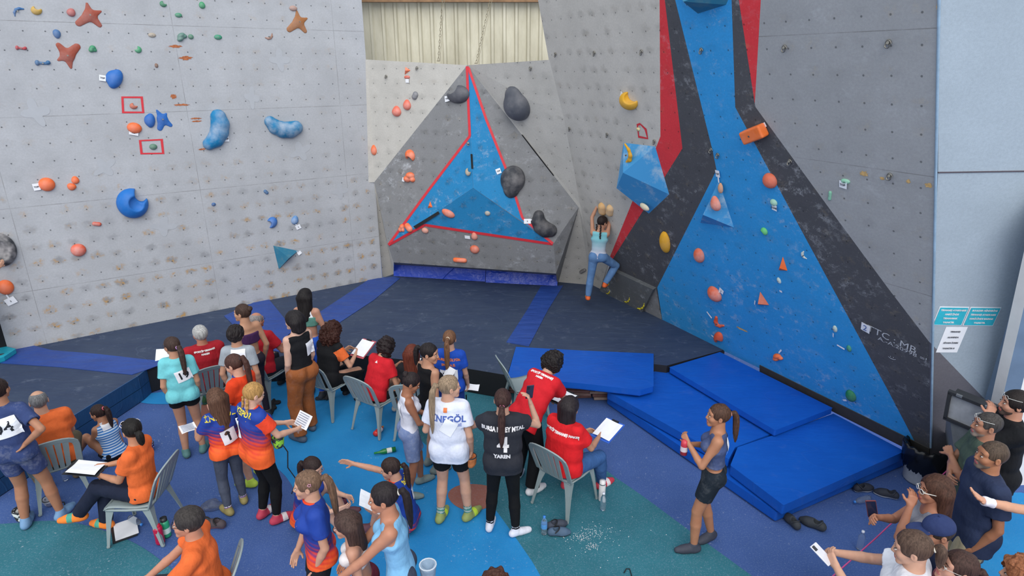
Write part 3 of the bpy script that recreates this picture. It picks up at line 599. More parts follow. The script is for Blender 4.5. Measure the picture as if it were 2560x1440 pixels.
    hp = [ell(H(0, -.012, .028), A(.073, .092, .086) * hs, HM, .02), ell(H(0, .034, -.036), A(.055, .056, .068) * hs, HM, .03), cone(H(-.012, .072, -.086), H(.012, .072, -.086), .019 * hs, .019 * hs, .02),
          cone(H(-.036, .062, .034), H(.036, .062, .034), .018 * hs, .018 * hs, .02), cone(H(0, .084, .014), H(0, .099, -.022), .0080 * hs, .0115 * hs, .010), cone(H(-.011, .091, -.027), H(.011, .091, -.027), .0082 * hs, .0082 * hs, .006),
          ell(H(-.036, .058, -.022), A(.025, .025, .025) * hs, HM, .02), ell(H(.036, .058, -.022), A(.025, .025, .025) * hs, HM, .02), cone(Nk, H(0, -.022, -.05), .048 * hs, .05 * hs, .025),
          ell(H(-.031, .100, .010), A(.019, .017, .012) * hs, HM, .010, 'sub'), ell(H(.031, .100, .010), A(.019, .017, .012) * hs, HM, .010, 'sub'),
          cone(H(-.014, .088, -.053), H(.014, .088, -.053), .0075 * hs, .0075 * hs, .004), cone(H(-.011, .086, -.063), H(.011, .086, -.063), .0085 * hs, .0085 * hs, .004)]
    for q in (-1, 1):
        hp += [ell(H(.076 * q, -.008, -.004), A(.009, .018, .030) * hs, HM, .006), ell(H(.083 * q, .0, 0.0), A(.005, .009, .016) * hs, HM, .004, 'sub')]
    hv, hf_ = blob(hp, .0045); loc = (hv - hc.astype(np.float32)) @ HM.T.astype(np.float32) / hs
    fc = loc[hf_].mean(1); mi = np.zeros(len(hf_), int)
    lip = (np.abs(fc[:, 2] + .058) < .0105) & (np.abs(fc[:, 0]) < .023 - np.abs(fc[:, 2] + .058) * .6) & (fc[:, 1] > .085); mi[lip] = 1
    bz = .0335 - .35 * np.abs(np.abs(fc[:, 0]) - .030) * (np.abs(fc[:, 0]) > .03); brow = (np.abs(fc[:, 2] - bz) < .0036) & (np.abs(fc[:, 0]) > .014) & (np.abs(fc[:, 0]) < .048) & (fc[:, 1] > .05); mi[brow] = 2
    if hair[0] in ('short', 'balding', 'buzz') and len(hair) > 2: mi[(fc[:, 2] + .012 * np.sin(fc[:, 0] * 90) < -.046) & (fc[:, 1] > .015) & (mi == 0)] = 3
    eyes = []; emi = []
    for q in (-1, 1):
        v1, f1 = blob([ell(H(.031 * q, .0815, .008), A(.0120, .0118, .0056) * hs, HM)], .0035); eyes.append((v1, f1)); l1 = (v1 - hc.astype(np.float32)) @ HM.T.astype(np.float32) / hs
        c1 = l1[f1].mean(1); emi.append(np.where(np.hypot(c1[:, 0] - .031 * q, c1[:, 2] - .008) < .0066, 5, 4))
    v, fcs = join(parts + [(hv, hf_)] + eyes); MI = np.concatenate([np.zeros(nb, int), mi] + emi)
    hc3 = lin(hair[1]); sk = lin(skin); mats = [skinmat(skin), flat('b0625c', .45, name='lips', var=.05), hairmat(hair[1]), flat(hair[2] if len(hair) > 2 else '8a6c5c', .8, name='stubble'), flat('b9b0aa', .4, name='eye_white', var=0), flat('241a14', .2, name='iris', var=0)]
    body = meshobj('person', v, fcs, mats, None, tuple(root), MI); tag(body, label, 'person', group)
    D = dict(obj=body, root=root, P=P, Nk=Nk, Ch=Ch, Sh=Sh, El=El, Hd=Hd, Kn=Kn, Ft=Ft, hc=hc, H=H, hs=hs, s=s, F=F, Rt=Rt, U=U, Fs=Fs, Rs=Rs, sd=sd, hr=hr, hf=hf, hu=hu, W=W, HM=HM)
    PEOPLE[key] = D; seed = sum(map(ord, key))
    # ---- hair
    hair_build(D, hair, seed, body)
    # ---- top
    kind, col = top[0], top[1]; tm = topmat or fabric(col, top[2] if len(top) > 2 else 0)
    low = P - sd * .0; T = []
    if kind in ('tee', 'loose', 'long'):
        e = .016 if kind == 'tee' else .026; hem = P - sd * (.05 if kind == 'tee' else .12) * s
        if pose in ('sit', 'floor'): hem = P - sd * .05 * s
        wr = (.092 if kind == 'tee' else .104) * s * b; e_ = e + .012
        T += [cone(Hp[i] + sd * .02 * s, Hp[i] - (sd * .17 if pose in ('stand', 'bend') else sd * .02) * s, .076 * s * b + e_, ((.088 if kind == 'tee' else .078) if pose in ('stand', 'bend') else .078) * s * b + e_, .025) for i in (0, 1)]
        if pose != 'floor': T += [ell(Hp[i] - F * .034 * s, A(.078, .070, .085) * s * b + e_, None, .025) for i in (0, 1)]
        T += [cone(hem, W, wr + .012, (.080 if kind == 'tee' else .090) * s * b + e + .008, .018, Rs, .70, flat=0), cone(W, Ch, (.080 if kind == 'tee' else .090) * s * b + e + .008, .091 * s * b + e, .018, Rs, .67), cone(Ch, Nk - sd * .07 * s, .091 * s * b + e, .064 * s + e, .018, Rs, .6)]
        T += [cone(Sh[0] + Rs * .02, Sh[1] - Rs * .02, .042 * s + e, .042 * s + e, .05), cone(Nk - sd * .05 * s, Nk - sd * .012, .066 * s + e, .052 * s + .006, .03)]
        if not male: T += [ell(Ch + Fs * .085 * s * b + Rs * q * .065 * s, (.055 * s + e, .05 * s + e, .05 * s + e), None, .05) for q in (-1, 1)]
        sl_ = sleeve if sleeve is not None else .62; lg_ = sl_ > 1; sl_ = min(sl_, .98)
        for i in (0, 1):
            q = Sh[i] + (El[i] - Sh[i]) * sl_; T.append(cone(Sh[i], q, .043 * s * (.4 + .6 * b) + e, .041 * s * (.4 + .6 * b) + e + .006, .03, flat=1))
        T += [cut(hem, -sd), cut(Nk + sd * .012, sd)]
        if lg_:
            for i in (0, 1): q = El[i] + (Hd[i] - El[i]) * .85; T.append(cone(El[i], q, .050 * s, .040 * s, .03, flat=1))
        if not lg_:
          for i in (0, 1): T.append(cone(Sh[i] * .2 + El[i] * .8 if 0 else Sh[i] + (El[i] - Sh[i]) * (sl_ - .10), Sh[i] + (El[i] - Sh[i]) * (sl_ + .12), .041 * s * (.4 + .6 * b), .041 * s * (.4 + .6 * b), .002, op='sub'))
    elif kind in ('tank', 'vest', 'crop'):
        e = .009 if kind != 'vest' else .016; hem = P - sd * .03 * s if kind != 'crop' else P + sd * .13 * s
        T += [cone(hem, W, .094 * s * b + e, .078 * s * b + e, .018, Rs, .70), cone(W, Ch, .077 * s * b + e, .091 * s * b + e, .018, Rs, .67), cone(Ch, Nk - sd * .075 * s, .091 * s * b + e, .066 * s + e, .018, Rs, .60)]
        if kind != 'crop': T += [ell(Hp[i], A(.078, .078, .078) * s * b + e + .006, None, .05) for i in (0, 1)]
        T += [cone(Sh[0] + Rs * .02, Sh[1] - Rs * .02, .043 * s + e, .043 * s + e, .05), cone(Nk - sd * .05 * s, Nk - sd * .012, .062 * s + e * .5, .050 * s, .03)]
        if not male: T += [ell(Ch + Fs * .085 * s * b + Rs * q * .065 * s, (.055 * s + e, .05 * s + e, .05 * s + e), None, .05) for q in (-1, 1)]
        T += [cut(hem, -sd), cut(Nk - sd * .015 * s, sd)]
        for i in (0, 1): T.append(ell(Sh[i] + Rs * (.048 if i else -.048) * s - sd * .02 * s, A(.060, .075, .095) * s, None, .01, 'sub'))
        if kind != 'vest': T.append(ell(Nk - sd * .01 * s + Fs * .055 * s, A(.055, .05, .065) * s, None, .01, 'sub'))
    elif kind == 'strap':   # low bra-like top with a bare back
        T += [cone(Ch - sd * .10 * s, Ch + sd * .02 * s, .090 * s * b + .007, .094 * s * b + .007, .04, Rs, .66), cut(Ch - sd * .09 * s, -sd), cut(Ch + sd * .045 * s, sd)]
        if not male: T += [ell(Ch + Fs * .085 * s * b + Rs * q * .065 * s, (.055 * s + .008,) * 3, None, .03) for q in (-1, 1)]
    nm = {'tee': 'shirt', 'loose': 'shirt', 'long': 'shirt', 'tank': 'tank_top', 'vest': 'vest', 'crop': 'tank_top', 'strap': 'sports_top'}[kind]
    if kind in ('tank', 'vest', 'crop', 'strap'):
        T = T[:-0 or None]
    v, fcs = blob(T, .009, wobble(.0045 if kind in ('tee', 'loose') else .002, 26, seed, .5)); 
    smi = None
    if sleevecol:
        c_ = v[fcs].mean(1); smi = np.zeros(len(fcs), int)
        for i in (0, 1):
            d_ = El[i] - Sh[i]; t_ = (c_ - Sh[i]) @ d_ / (d_ @ d_); r_ = np.linalg.norm(c_ - Sh[i] - np.clip(t_, 0, 2)[:, None] * d_, axis=1); smi[(t_ > .08) & (r_ < .085 * s)] = 1
    D['top'] = meshobj(nm, v, fcs, [tm, fabric(sleevecol)] if sleevecol else tm, body, None, smi)
    if kind == 'strap':
        mb = MB()
        for q in (-1, 1): mb.tube([Ch + Rs * q * .07 * s + Fs * .095 * s, Nk - sd * .01 + Rs * q * .06 * s + Fs * .03, Nk - sd * .06 * s + Rs * q * .05 * s - Fs * .062 * s, Ch - Rs * q * .05 * s - Fs * .085 * s, Ch - sd * .08 * s - Rs * q * .09 * s - Fs * .07 * s], .004, 0, 6)
        mb.build('strap', tm, D['top'])
    if collar:
        m = MB(); dn = unit(sd + Fs * -.25); ra = [Nk - sd * .004 + Fs * .006 + (Rs * math.cos(a) * 1.12 + np.cross(dn, Rs) * math.sin(a)) * .064 * s + sd * .012 * (math.cos(a) ** 2) for a in np.linspace(0, 2 * math.pi, 21)]; m.tube(ra, .009, 0, 8); m.build('collar', fabric(collar), D['top'])
    # ---- bottom
    kind, col = bot[0], bot[1]; bm_ = botmat or fabric(col, bot[2] if len(bot) > 2 else 0); T = []
    e = {'short': .016, 'mini': .012, 'legging': .005, 'trouser': .020, 'wide': .028, 'jean': .014, 'knee': .022}[kind]
    wz = P + sd * (.05 if pose == 'floor' else .085 if pose == 'sit' else .045 if top[0] in ('tee', 'loose') else .085) * s
    T += [cone(P - U * .02 * s, P + sd * .09 * s, .092 * s * b + e * .6, .085 * s * b + e * .5, .018, Rt, .70), cut(wz, sd)]
    if pose != 'floor': T += [ell(Hp[i] - F * .034 * s, A(.080, .070, .085) * s * b + e, None, .025) for i in (0, 1)]
    fr = {'short': .60, 'mini': .34, 'knee': .86}.get(kind)
    T = [t for t in T if t['t'] != 'p']
    for i in (0, 1):
        if fr:
            q = Hp[i] + (Kn[i] - Hp[i]) * fr; T.append(cone(Hp[i], q, .084 * s * b + e, (.082 - .028 * fr) * s * b + e + .004, .015, flat=1))
        else:
            T.append(cone(Hp[i], Kn[i], .084 * s * b + e, .055 * s * (.5 + b / 2) + e, .03)); q = Kn[i] + (Ft[i] - Kn[i]) * (.97 if kind != 'legging' else .90)
            if kind in ('legging', 'jean'): m_ = Kn[i] + (Ft[i] - Kn[i]) * .38; T += [cone(Kn[i], m_, .053 * s * (.5 + b / 2) + e, .054 * s * (.5 + b / 2) + e, .008), cone(m_, q, .054 * s * (.5 + b / 2) + e, (.042 if kind == 'legging' else .052) * s, .008, flat=1)]
            else: T.append(cone(Kn[i], q, .055 * s * (.5 + b / 2) + e, {'legging': .038, 'wide': .075, 'trouser': .062, 'jean': .054}[kind] * s, .015, flat=1))
    T.append(cut(wz, sd))
    nm = {'short': 'shorts', 'mini': 'shorts', 'legging': 'leggings', 'trouser': 'trousers', 'wide': 'trousers', 'jean': 'jeans', 'knee': 'shorts'}[kind]
    v, fcs = blob(T, .009 if kind != 'legging' else .010, wobble(.0015 if kind == 'legging' else .0055, 24, seed + 5, .6)); D['bottom'] = meshobj(nm, v, fcs, bm_, body)
    # ---- socks and shoes
    for i in (0, 1):
        a_, hl, td = ft[i]
        if sock:
            q = Ft[i] + (Kn[i] - Ft[i]) * (.18 if len(sock) < 3 else sock[2]); T = [cone(Ft[i] - U * .01, q, .040 * s, .042 * s, .02, flat=1)]
            if shoe == 'sock': T += [cone(hl, a_ + td * .13 * s - U * .012 * s, .036 * s, .028 * s, .03), cone(a_ + td * .06 * s, a_ + td * .15 * s - U * .015 * s, .039 * s, .029 * s, .02)]
            v, fcs = blob(T, .008); smi = None; sm_ = [fabric(sock[0])]
            if sock[1]:
                zc = (v[fcs].mean(1) - Ft[i]) @ unit(Kn[i] - Ft[i]); smi = ((np.floor(zc / .018) % 2 == 1) & (zc > .02)).astype(int); sm_.append(fabric(sock[1]))
            meshobj('sock', v, fcs, sm_, body, None, smi)
        if shoe and shoe != 'sock':
            sc_, so2 = (shoe, 'd8d4cc') if isinstance(shoe, str) else shoe[:2]
            T = [cone(hl, a_ + td * .11 * s - U * .008 * s, .040 * s, .036 * s, .03), cone(a_ + td * .07 * s, a_ + td * .165 * s - U * .012 * s, .044 * s, .030 * s, .03), cone(Ft[i] + U * .012, a_, .041 * s, .043 * s, .03, flat=0)]
            bt = a_ - U * .038 * s; un = unit(np.cross(np.cross(td, U), td))
            if un @ U < 0: un = -un
            T.append(cut(bt, -un)); v, fcs = blob(T, .0075); c_ = v[fcs].mean(1); smi = (((c_ - bt) @ un) < .014).astype(int)
            if len(shoe) > 2 and not isinstance(shoe, str): smi[(((c_ - a_) @ td) > .05) & (((c_ - a_) @ td) < .10) & (smi == 0)] = 2
            sh = meshobj('shoe', v, fcs, [flat(sc_, .7, name='shoe_upper'), flat(so2, .6, name='shoe_sole'), flat(shoe[2] if not isinstance(shoe, str) and len(shoe) > 2 else sc_, .7)], body, None, smi)
    return D
def hair_build(D, hair, seed, body):
    st = hair[0]; H = D['H']; hs = D['hs']; HM = D['HM']; hc = D['hc']; hu = D['hu']; hf = D['hf']; hr = D['hr']; U = D['U']; rs = np.random.RandomState(seed)
    th = {'buzz': .004, 'short': .013, 'balding': .006, 'pony': .008, 'bun': .008, 'braids': .009, 'long': .016, 'bob': .018, 'curly': .030, 'curlybob': .03, 'messy': .022, 'cap': .006, 'boycut': .022}[st]
    T = [ell(H(0, -.014, .030), (A(.073, .092, .086) + th) * hs, HM, .02)]
    drop = {'long': -.02, 'bob': -.02, 'curly': -.02}.get(st, 0)
    if st in ('long', 'bob', 'curly', 'curlybob', 'boycut'):
        lo = {'long': -.26, 'bob': -.15, 'curly': -.24, 'curlybob': -.12, 'boycut': -.085}[st] * (hair[3] if len(hair) > 3 and isinstance(hair[3], float) else 1)
        for q in (-1, 1):
            a = H(.062 * q, -.028, .0); e = a + U * lo * hs + hr * q * .015 - hf * (.02 if st in ('long', 'curly') else 0); T.append(cone(a, e, .032 * hs + th * .4, (.022 if st != 'curly' else .05) * hs, .03))
        a = H(0, -.065, .0); e = a + U * lo * 1.08 * hs - hf * (.05 if st in ('long', 'curly') else .01); T.append(cone(a, e, .05 * hs + th * .3, (.034 if st == 'long' else .05) * hs, .04, hr, .55))
        if st == 'curly': T += [ell(H(0, -.055, -.07), A(.140, .085, .135) * hs, HM, .05)]
    if st in ('pony', 'braids', 'bun', 'long', 'bob', 'curly', 'curlybob', 'messy', 'short', 'buzz', 'boycut', 'cap', 'balding'):
        # clear the face
        T.append(ell(H(0, .090, -.030), A(.068 if st in ('pony', 'bun', 'braids', 'short', 'buzz', 'balding') else .058, .060, .098) * hs, HM, .012, 'sub'))
    if st in ('pony', 'bun', 'braids', 'short', 'buzz', 'balding', 'messy', 'cap'):
        T.append(cut(H(0, -.02, -.062), unit(-hu * 1.0 + hf * .35), .008))
        T += [ell(H(.085 * q, .030, -.045), A(.028, .055, .050) * hs, HM, .008, 'sub') for q in (-1, 1)]
    if st == 'balding': T.append(ell(H(0, .02, .11), A(.062, .085, .065) * hs, HM, .012, 'sub'))
    amp, fr = {'curly': (.016, 85), 'curlybob': (.016, 95), 'messy': (.010, 80)}.get(st, (.0028, 70))
    w = wobble(amp, fr, seed, 1.0 if st in ('curly', 'curlybob', 'messy') else .15)
    v, f = blob(T, .0058, w); ho = meshobj('hair', v, f, hairmat(hair[1]), body)
    if st in ('short', 'balding') and len(hair) > 4: pass
    tie = hair[2] if len(hair) > 2 and st in ('pony', 'bun', 'braids') else '2a2024'
    if st == 'pony':
        ln = hair[3] if len(hair) > 3 else .36; up = hair[4] if len(hair) > 4 else .055
        b0 = H(0, -.10, up); d = unit(-hf * 1.0 + hu * .25); pts = [b0, b0 + d * .045 * hs]; g = d
        nst = 7; bk = -D['Fs']
        for k in range(nst): g = unit(g * .30 - U * .80 + bk * .04); pts.append(pts[-1] + g * ln / nst)
        T = []; rad = [.015, .022, .028, .030, .029, .027, .024, .018, .007]
        for k in range(len(pts) - 1): T.append(cone(pts[k], pts[k + 1], rad[k] * hs, rad[k + 1] * hs, .003, hr, .85))
        v, f = blob(T, .006, wobble(.0022, 110, seed + 1, .05)); meshobj('ponytail', v, f, hairmat(hair[1]), ho)
        mb = MB(); t = [b0 + d * .012 + (hr * math.cos(a) + unit(np.cross(hr, d)) * math.sin(a)) * .02 * hs for a in np.linspace(0, 2 * math.pi, 13)]; mb.tube(t, .006, 0, 6); mb.build('hair_tie', flat(tie), ho); D['pony'] = pts
    if st == 'bun':
        T = [ell(H(0, -.105, .065), A(.036, .032, .034) * hs, HM, .01)]; v, f = blob(T, .006, wobble(.005, 90, seed + 1)); meshobj('bun', v, f, hairmat(hair[1]), ho)
    if st == 'braids':
        for q in (-1, 1):
            p = H(.05 * q, -.07, -.055); T = []
            for k in range(10): T.append(ell(p + A(0, 0, -.022 * k) - D['Fs'] * .004 * k + hr * (.004 if k % 2 else -.004), (.015 * hs, .015 * hs, .017 * hs), None, .004))
            v, f = blob(T, .006); meshobj('braid', v, f, hairmat(hair[1]), ho)
    D['hair'] = ho
# decals: flat shapes laid onto a garment
def bvh_of(o):
    me = o.data; return BVHTree.FromPolygons([v.co[:] for v in me.vertices], [p.vertices[:] for p in me.polygons])
def decal(D, target, name, vs, fs, o, ax, ay, mat, off=0.004, parent=None, sub=0):
    ax = unit(ax); ay = unit(ay - ax * (ay @ ax)); n = np.cross(ax, ay); t = bvh_of(target); out = []; last = None
    for x, y, _ in vs:
        s_ = o + ax * x + ay * y + n * .22; hit = t.ray_cast(Vector(s_), Vector(-n), .5)
        if hit[0] is None: out.append(None)
        else: out.append(float((A(*hit[0]) - o) @ n))
    ok = [q for q in out if q is not None]
    if not ok: return None
    mx = sorted(ok)[len(ok) // 2]; P = [o + ax * x + ay * y + n * ((q if q is not None and q > mx - .06 else mx - .03) + off) for (x, y, _), q in zip(vs, out)]
    m = MB(); m.add(P, fs, 0); return m.build(name, mat, parent or target)
def grid(w, h, nx=8, ny=8): return [((i / nx - .5) * w, (j / ny - .5) * h, 0) for j in range(ny + 1) for i in range(nx + 1)], [(j * (nx + 1) + i, j * (nx + 1) + i + 1, (j + 1) * (nx + 1) + i + 1, (j + 1) * (nx + 1) + i) for j in range(ny) for i in range(nx)]
PAPER = flat('e9ebf0', .7, name='paper', var=.03); INK = flat('1b1d24', .7, name='ink'); WHITEPRINT = flat('e8e4e4', .7, name='white_print')
def back_axes(D): return -0 * D['U'], None
def bib(D, text=None, w=.20, h=.16, dz=.0, dx=0.0, tilt=0, front=False, ts=.10, target=None):
    s = 1 if front else -1; n = D['Fs'] * s; up = D['sd']; ax = np.cross(up, n); c = D['Ch'] + up * dz + ax * dx; ca, sa = math.cos(R(tilt)), math.sin(R(tilt)); ax, up = ax * ca + up * sa, up * ca - ax * sa
    v, f = grid(w, h); tg = target or D['top']; p = decal(D, tg, 'number_bib', v, f, c, ax, up, PAPER, .008)
    if p is None: return
    if text: v, f = textmesh(text, ts, .003); decal(D, tg, 'bib_number', v, f, c, ax, up, INK, .0105, p)
    return p
def backtext(D, text, size, dz, dx=0.0, mat=None, front=False, sx=1.0, tilt=0, name='shirt_print', bold=.002):
    s = 1 if front else -1; n = D['Fs'] * s; up = D['sd']; ax = np.cross(up, n); ca, sa = math.cos(R(tilt)), math.sin(R(tilt)); c = D['Ch'] + up * dz + ax * dx; ax, up = ax * ca + up * sa, up * ca - ax * sa
    v, f = textmesh(text, size, bold, sx=sx); return decal(D, D['top'], name, v, f, c, ax, up, mat or WHITEPRINT, .004)
def glasses(D, col='2a2426', shades=False, up=0.0, lens='2a2c30', rim=None):
    H = D['H']; m = MB(); y = .104; z = .009 + up; yy = y - (.022 if up else 0)
    for q in (-1, 1):
        r = [H(.032 * q + .021 * math.cos(a), yy - .12 * abs(.032 * q + .021 * math.cos(a)), z + .016 * math.sin(a)) for a in np.linspace(0, 2 * math.pi, 13)]; m.tube(r, .0018 if not shades else .003, 0, 5)
        m.tube([H(.053 * q, yy - .008, z + .004), H(.080 * q, .03, z + .004), H(.082 * q, -.015, z - .002)], .002 if not shades else .003, 0, 5)
        if shades: m.add(r[:-1], [list(range(12))], 1)
    m.tube([H(-.011, yy, z + .006), H(.011, yy, z + .006)], .002, 0, 5)
    return m.build('glasses', [flat(col, .4), flat(lens, .15, name='lens', var=0)], D['obj'])
def Wp(D, p): return D['root'] + p
# ---- monobloc chair
CH = flat('8b9899', 0.42, name='grey_green_plastic', var=.04)
def chair_proto():
    r = empty('plastic_chair'); m = MB()
    n = 10; top = []; bot = []
    for j in range(n + 1):
        for i in range(n + 1):
            x = (i / n - .5) * (.42 - .04 * (1 - j / n)); y = (.5 - j / n) * -.44; z = .43 + .018 * (abs(i / n - .5) * 2) ** 2 - .018 * math.exp(-((j / n - .35) / .3) ** 2) - (.03 * ((j / n - .85) / .15) ** 2 if j / n > .85 else 0); top.append((x, y, z))
    q = [(j * (n + 1) + i, j * (n + 1) + i + 1, (j + 1) * (n + 1) + i + 1, (j + 1) * (n + 1) + i) for j in range(n) for i in range(n)]; m.add(top, q, 0, smooth=True)
    o = m.build('seat', CH, r); sm = o.modifiers.new('s', 'SOLIDIFY'); sm.thickness = .012; sm.offset = -1
    m = MB(); m.tube([(-.2, -.2, .41), (-.21, 0, .41), (-.20, .20, .407), (-.17, .225, .40), (.17, .225, .40), (.20, .20, .407), (.21, 0, .41), (.2, -.2, .41), (-.2, -.2, .41)], .013, 0, 6); m.build('seat_rim', CH, r)
    m = MB()
    def bl(px, pz):  # backrest surface
        return A(px, -.21 - .16 * (pz - .43) / .40 - .02 * (1 - (px / .22) ** 2), pz)
    arch = []
    for k in range(25):
        t = k / 24; a = math.pi * t; x = -.215 * math.cos(a); 
        if t < .25: z = .43 + (t / .25) * .27; x = -.205 - .012 * t / .25
        elif t > .75: z = .43 + ((1 - t) / .25) * .27; x = .205 + .012 * (1 - t) / .25
        else: b_ = math.pi * (t - .25) / .5; x = -.217 * math.cos(b_); z = .70 + .13 * math.sin(b_) ** .7
        arch.append(bl(x, z))
    vs = []
    for i, p in enumerate(arch):
        t = unit(arch[min(i + 1, 24)] - arch[max(i - 1, 0)]); nn = unit(A(0, 1, .4)); w = unit(np.cross(t, nn)); hw = .029
        vs += [p + w * hw + nn * .008, p - w * hw + nn * .008, p - w * hw - nn * .008, p + w * hw - nn * .008]
    m.add(vs, [(4 * i + j, 4 * i + (j + 1) % 4, 4 * i + 4 + (j + 1) % 4, 4 * i + 4 + j) for i in range(24) for j in range(4)], 0, smooth=False)
    bk = m.build('backrest', CH, r); bevel(bk, .004, 2)
    for k in range(5):
        x0 = (k - 2) * .052; x1 = (k - 2) * .066; zt = .70 + .13 * max(.05, (1 - (x1 / .217) ** 2)) ** .5 - .012; m = MB(); vs = []
        for i in range(7):
            t = i / 6; x = x0 + (x1 - x0) * t; z = .44 + (zt - .44) * t; p = bl(x, z); w = .0205 + .0065 * t
            vs += [p + A(w, .005, 0), p + A(-w, .005, 0), p + A(-w, -.005, 0), p + A(w, -.005, 0)]
        m.add(vs, [(4 * i + j, 4 * i + (j + 1) % 4, 4 * i + 4 + (j + 1) % 4, 4 * i + 4 + j) for i in range(6) for j in range(4)] + [(0, 1, 2, 3)], 0); m.build('slat', CH, bk)
    for sx, sy in ((-1, 1), (1, 1), (-1, -1), (1, -1)):
        m = MB(); a = A(sx * .195, sy * .205, .42); b = A(sx * .245, sy * (.25 if sy > 0 else .29), 0); vs = []
        for i in range(5):
            t = i / 4; p = a + (b - a) * t; w = .052 * (1 - t) + .026 * t + (.03 * (1 - t) ** 4)
            # L-shaped section
            ix, iy = -sx, -sy; th = .008
            vs += [p, p + A(ix * w, 0, 0), p + A(ix * w, iy * th, 0), p + A(ix * th, iy * th, 0), p + A(ix * th, iy * w, 0), p + A(0, iy * w, 0)]
        m.add(vs, [(6 * i + j, 6 * i + (j + 1) % 6, 6 * i + 6 + (j + 1) % 6, 6 * i + 6 + j) for i in range(4) for j in range(6)] + [tuple(24 + j for j in range(6)), tuple(range(5, -1, -1))], 0); lg = m.build('leg', CH, r)
        m = MB(); m.lathe([(.016, 0), (.018, .004), (.016, .016)], b + A(-sx * .01, -sy * .01, 0), 8); m.build('foot', CH, lg)
    return r
CHAIR = chair_proto(); _cu = [0]
def place_chair(x, y, yaw, label, tip=None):
    if _cu[0] == 0: r = CHAIR
    else:
        r = CHAIR.copy(); C.objects.link(r)
        for ch in list(CHAIR.children):
            c = ch.copy(); C.objects.link(c); c.parent = r
            for g_ in ch.children: d = g_.copy(); C.objects.link(d); d.parent = c
    _cu[0] += 1; r.location = (x, y, 0.006); r.rotation_euler = (0, 0, R(yaw)); tag(r, label, 'chair', 'grey plastic garden chairs of the judges'); return r
def seat_for(D, yaw, label, back=.0):
    p = D['root'] + D['F'] * (.07 - back); return place_chair(p[0], p[1], yaw, label)
def jersey(z0, z1, flip=False):
    n = N('sublimated_jersey'); co = n.co('Object'); x, y, z = n.sep(co); nz = n.noise(n.co('Object', (1, 1, .55), (0, .5, 0)), 7, 2)
    st = n.math('SINE', n.math('MULTIPLY', n.math('ADD', z, n.math('MULTIPLY', x, .35)), 150)); f = n.ramp(n.math('ADD', n.math('ADD', z, n.math('MULTIPLY', n.math('SUBTRACT', nz, .5), .20)), n.math('MULTIPLY', st, .035)), z0, z1)
    r = n.new('ValToRGB'); n.t.links.new(f, r.inputs[0]); e = r.color_ramp.elements; e[0].position = 0; e[0].color = lin('f0642a'); e[1].position = 1; e[1].color = lin('1d3f96')
    a = e.new(.30); a.color = lin('d8402c'); a = e.new(.52); a.color = lin('6a3568'); a = e.new(.70); a.color = lin('24378a')
    n.bump(n.noise(n.co('Object', (1, 1, .45), (.3, .4, 0)), 13, 2), .6, .022); return n.done(r.outputs[0], .7, 0, .3)
def stripes(c1, c2, fr):
    n = N('striped_fabric'); co = n.co('Object'); z = n.sep(co)[2]; f = n.math('GREATER_THAN', n.math('SINE', n.math('MULTIPLY', z, fr)), 0.2); return n.done(n.mix(f, lin(c1), lin(c2)), .8)
def tiedye():
    n = N('tie_dye_fabric'); co = n.co('Object'); z = n.sep(co)[2]; f = n.ramp(n.math('ADD', z, n.math('MULTIPLY', n.noise(co, 6), .2)), 1.0, 1.3); return n.done(n.mix(f, lin('c9c0cf'), lin('79bcc4')), .8)
JB, JO = '1d3f96', 'e2441f'; LIVED = 'c79a80'; TAN = 'ab7a5e'; PALE = 'd3ab94'
YEL = flat('e8d23a', .6, name='yellow_print'); ORP = flat('d5743c', .6, name='orange_print')
# ---------- left group
D = person('w94', 'person in navy t-shirt and navy shorts, race number 94 on the back, hand on hip', (-4, 976), yaw=12, h=1.70, hair=('bun', '2a1c18'), top=('tee', '34436f', .25), bot=('short', '3a4672', .3), shoe=('6d92b8', '8a5a80'), skin=TAN,
           hands=[(-.16, -.06, .98), (.15, -.09, .99)], elb=[(-.8, -.4, 0), (.8, -.35, .1)], feet=[(-.12, .03, 0), (.16, .10, 0)]); bib(D, '94', .24, .20, -.03, .03, 12, ts=.15)
D = person('m_or1', 'balding person with glasses in orange t-shirt sitting on a chair, seen from behind', (97, 1003), yaw=38, h=1.66, male=True, pose='sit', hair=('balding', '6f6f70'), top=('loose', 'e06a34'), bot=('trouser', '5f5644'), shoe=('6a5a46', '3a342c'), hands=[(-.2, .38, .62), (.12, .40, .62)], lean=(.12, 0), bw=1.12, feet=[(-.2, .42, 0), (.14, .36, 0)]); glasses(D); seat_for(D, 38, 'grey chair under the balding person in orange, bent slats facing the camera')
D = person('g_str', 'girl in blue striped tank top and black shorts sitting on the floor by the mat', (246, 1033), yaw=62, h=1.32, pose='floor', hair=('pony', '2e1f1c', 'e0607a', .26), top=('tank', '5a8cc8'), topmat=stripes('3f7cc0', 'cfe0f0', 210), bot=('short', '14151a'), shoe='33363c', skin=TAN, hands=[(-.1, .42, .22), (.08, .40, .20)], feet=[(-.28, .48, 0), (.10, .30, 0)], head=(20, -12, 0), lean=(.2, 0)); bib(D, None, .13, .10, .10)
D = person('w_or', 'person in orange t-shirt and navy trousers, legs crossed, white sunglasses on black hair', (330, 1076), yaw=92, h=1.68, pose='sit', hair=('pony', '16120f', '16120f', .13, .0), top=('tee', 'e06a34'), bot=('trouser', '1b2236'), shoe=('f0822c', 'd8683a', '4aa08a'), sock=('e8e8e8', None), skin='b98566', head=(-38, -6, 0),
           hands=[(-.04, .34, .68), (.10, .36, .70)], curl=.9, feet=[(-.02, .66, .16), (.06, .48, 0)], knees=[(.15, .6, 1), (.1, .6, 1)], lean=(-.05, 0)); glasses(D, 'e8dede', True, .062); seat_for(D, 92, 'grey chair under the person in orange with crossed legs')
